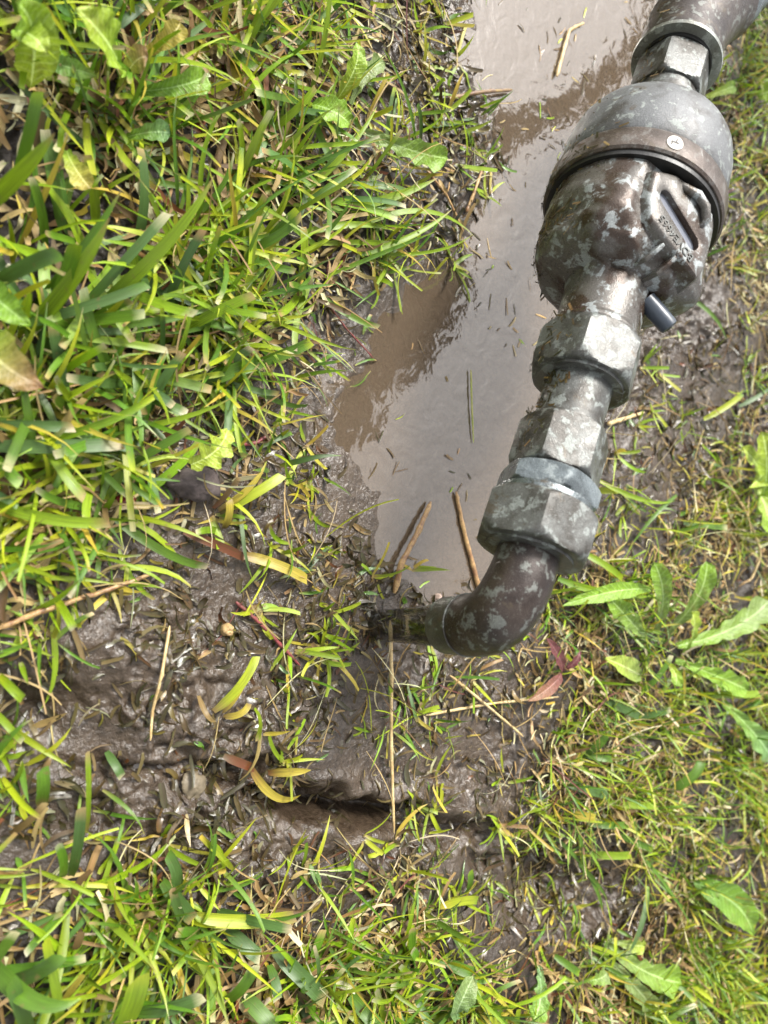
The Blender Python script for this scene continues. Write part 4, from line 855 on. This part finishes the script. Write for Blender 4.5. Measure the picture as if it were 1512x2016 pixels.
stalk('straw', 'long pale straw running down from the pouring outlet across the mud', [(768, 1222, .008), (771, 1330, .006), (770, 1450, .006), (776, 1640, .005)], 8, M_ST2, 'straw')
stalk('straw', 'slender straw standing across the wet mud mound', [(334, 1232, .005), (318, 1330, .006), (300, 1400, .006), (296, 1458, .005)], 7, M_ST2, 'straw')
stalk('floating_straw', 'thin green stem floating upright in the puddle', [(927, 728, .001), (929, 800, .001), (932, 872, .0005)], 3.5, M_ST5, 'stem')
stalk('dark_stalk', 'dark green and brown rolled blade lying across the puddle shore', [(878, 197), (920, 186, .003), (960, 180, .004), (1008, 177, .002)], 9, M_ST3)
stalk('straw', 'tan straw lying in the reflection at the far puddle end', [(1096, 150), (1120, 60, .001), (1150, 45, .001)], 8, M_ST2, 'straw')
stalk('dry_stalk', 'leaning brown straw crossing the puddle margin', [(918, 418), (935, 375, .002), (951, 328, .002)], 7, M_ST1)
stalk('straw', 'short thick straw on wet soil below the upper union nut', [(1196, 835), (1230, 824, .002), (1268, 812, .002)], 9, M_ST2, 'straw')
stalk('straw', 'fallen straw bent across the turf below the elbow', [(838, 1408), (905, 1396, .004), (975, 1384, .004), (1100, 1372, .004)], 6, M_ST2, 'straw')
stalk('straw', 'long leaning straw crossing the turf under the purple leaves', [(886, 1330, .003), (960, 1390, .006), (1030, 1450, .005)], 6, M_ST2, 'straw')
stalk('red_stalk', 'dark red stem lying in mud left of the clipped shoots', [(465, 1185), (520, 1235, .003), (590, 1310, .002)], 8, M_ST4, 'stem')
stalk('red_stalk', 'short red stem beside the torn leaf', [(462, 878), (505, 872, .002), (528, 856, .003)], 9, M_ST4, 'stem')
stalk('dry_stalk', 'brown stalk running along the lawn edge onto the mud', [(-10, 1240, .006), (90, 1200, .008), (200, 1165, .006), (300, 1130, .004)], 12, M_ST1)
stalk('runner', 'thin reddish runner stretching from the lawn to the shallow water', [(640, 590, .004), (680, 645, .003), (735, 705, .002)], 4, M_ST4, 'runner')
stalk('straw', 'pale looping straw curved over the turf past the rosette', [(1420, 930, .008), (1470, 1010, .010), (1500, 1090, .010), (1480, 1140, .004), (1460, 1150, .002)], 6, M_ST2, 'straw')
stalk('dry_stalk', 'bundle straw lying along the grass edge of the puddle', [(840, 335), (880, 385, .003), (912, 455, .002)], 6, M_ST1)

# ---- stones and clods
def stone(name, label, px, py, w_px, h_px, hgt, mat, cat, seed):
    o = at_ground(px, py); sc = depth_of(o)/FPX; rx, ry = h_px*sc/2, w_px*sc/2; V = []; Fc = []; nu, nv = 28, 16
    for j in range(nv+1):
        v_ = math.pi*j/nv
        for i in range(nu):
            u_ = 2*math.pi*i/nu; d_ = np.array([math.sin(v_)*math.cos(u_), math.sin(v_)*math.sin(u_), math.cos(v_)])
            k = 1+.38*float(fbm(np.array([d_[0]*1.7+seed]), np.array([d_[1]*1.7+d_[2]*1.3]), seed, 3)[0])+.14*float(fbm(np.array([d_[0]*6]), np.array([d_[1]*6+d_[2]*5]), seed+3, 2)[0])
            V.append((d_[0]*rx*k, d_[1]*ry*k, d_[2]*hgt*k+hgt*.25))
    for j in range(nv):
        for i in range(nu): Fc.append((j*nu+i, (j+1)*nu+i, (j+1)*nu+(i+1) % nu, j*nu+(i+1) % nu))
    me = bpy.data.meshes.new(name); me.from_pydata(V, [], Fc); me.update(); me.polygons.foreach_set('use_smooth', np.ones(len(me.polygons), bool))
    ob = link(name, me, mat); ob.location = Vector(o); tag(ob, label, cat); return ob
stone('stone', 'reddish grey stone half buried under the torn leaf', 382, 955, 112, 66, .007, M_STONE, 'stone', 3)
stone('stone', 'pale tan stone chip by the dark crevice in the mud', 378, 1545, 46, 56, .0035, M_PALE, 'stone', 8)
stone('bud', 'dark red glossy seed husk in the thatch near the reddish stone', 246, 985, 40, 22, .004, make_plain('red_husk', (.10, .012, .012), .2, 0, .2), 'seed husk', 12)
stone('stone', 'light brown pebble on the mud above the clipped sprouts', 446, 1240, 24, 24, .004, make_plain('ochre_stone', (.34, .23, .10), .6), 'pebble', 15)
stone('stone', 'small pinkish pebble in shallow mud near the elbow', 860, 1178, 18, 18, .003, make_plain('pink_stone', (.36, .27, .22), .6), 'pebble', 21)

# ---- water pouring out of the elbow
def make_stream():
    m, n, out = mat_new('clear_water'); L = n.links; pos = N(n, 'ShaderNodeNewGeometry').outputs['Position']
    mp = N(n, 'ShaderNodeMapping'); mp.inputs['Scale'].default_value = (520, 520, 35); L.new(pos, mp.inputs[0]); ns = noise(n, 1, 3, mp.outputs[0])
    b = N(n, 'ShaderNodeBump'); b.inputs['Strength'].default_value = .35; b.inputs['Distance'].default_value = .001; L.new(ns, b.inputs['Height'])
    fr = N(n, 'ShaderNodeFresnel'); fr.inputs['IOR'].default_value = 1.7; L.new(b.outputs[0], fr.inputs['Normal'])
    g = N(n, 'ShaderNodeBsdfGlossy'); g.inputs['Roughness'].default_value = .05; L.new(b.outputs[0], g.inputs['Normal'])
    t = N(n, 'ShaderNodeBsdfTransparent'); t.inputs['Color'].default_value = (.92, .91, .9, 1)
    glint_streak = N(n, 'ShaderNodeBsdfDiffuse'); glint_streak.inputs['Color'].default_value = (.42, .42, .42, 1)  # pale diffuse streaks painted as highlights on the clear water
    tf = N(n, 'ShaderNodeMixShader'); L.new(ramp(n, ns, [(.56, .0), (.74, .28)]).outputs[0], tf.inputs[0]); L.new(t.outputs[0], tf.inputs[1]); L.new(glint_streak.outputs[0], tf.inputs[2])
    x = N(n, 'ShaderNodeMixShader'); L.new(fr.outputs[0], x.inputs[0]); L.new(tf.outputs[0], x.inputs[1]); L.new(g.outputs[0], x.inputs[2]); L.new(x.outputs[0], out.inputs[0]); return m
e0 = leg(.040); e1 = leg(LEGL-.004); fall = [e0*(1-t)+e1*t for t in np.linspace(0, 1, 12)]
st_o = np.array([e1[0], e1[1], 0.])
stream = tube('water_stream', fall, [.0108, .0107, .0104, .0101, .0098, .0096, .0094, .0092, .0090, .0089, .0089, .0092], make_stream(), None, 28, off=st_o, ang=80); stream.location = Vector(st_o)
tag(stream, 'clear water falling from the open end of the brass elbow', 'water')

# ---- dried mud and straw bits clinging to the shaded side of the meter
k = 1500; V_ = []
ss = RNG.choice([0, 1, 2], k, p=[.62, .22, .16]); s_ = np.where(ss == 0, U(.182, .282, k), np.where(ss == 1, U(.074, .15, k), U(.286, .37, k)))
ph = R(-118)+RNG.normal(0, .42, k); ok = (ph < R(-62)) & (ph > R(-190)); s_, ph = s_[ok], ph[ok]; k = len(s_)
rr = np.interp(s_, [.074, .0965, .1, .1215, .122, .1465, .15, .176, .184, .19, .21, .2225, .224, .2375, .24, .266, .279, .284, .29, .311, .313, .336, .34, .37], [.0195, .0195, .0158, .0158, .0245, .0245, .0204, .0215, .038, .041, .0405, .041, .0455, .0455, .0432, .042, .035, .021, .0215, .0185, .0192, .0192, .0235, .0228])
root_ = PA[None]+PD[None]*s_[:, None]+(np.cos(ph)[:, None]*EU+np.sin(ph)[:, None]*ES)*(rr+.0002)[:, None]
tang = (-np.sin(ph)[:, None]*EU+np.cos(ph)[:, None]*ES); rad_d = (np.cos(ph)[:, None]*EU+np.sin(ph)[:, None]*ES)
th_ = U(0, 6.28, k)[:, None]; d_ = tang*np.cos(th_)+PD[None]*np.sin(th_)+rad_d*U(-.05, .18, k)[:, None]; d_ /= np.linalg.norm(d_, axis=1)[:, None]; sd = np.cross(d_, rad_d)
Ld = U(.0008, .0055, k)[:, None]; Wd = U(.0003, .0012, k)[:, None]
Vd = np.stack([root_-sd*Wd/2, root_+sd*Wd/2, root_+d_*Ld+sd*Wd/2, root_+d_*Ld-sd*Wd/2], 1).reshape(-1, 3)-ROOTN
md = mesh_np('clinging_debris', Vd, np.arange(4*k).reshape(k, 4)); add_col(md, np.repeat(pick(k, [(DARKB, 6), (BROWN, 3), (TAN, 1.2), (STRAW, .6)]), 4, 0)); add_uv(md, np.tile(np.array([[0, 0], [1, 0], [1, 1], [0, 1.]]), (k, 1)))
deb = link('clinging_debris', md, M_DRY); deb.parent = meter; tag(deb, 'bits of straw and dried mud stuck to the metal', kind='stuff')
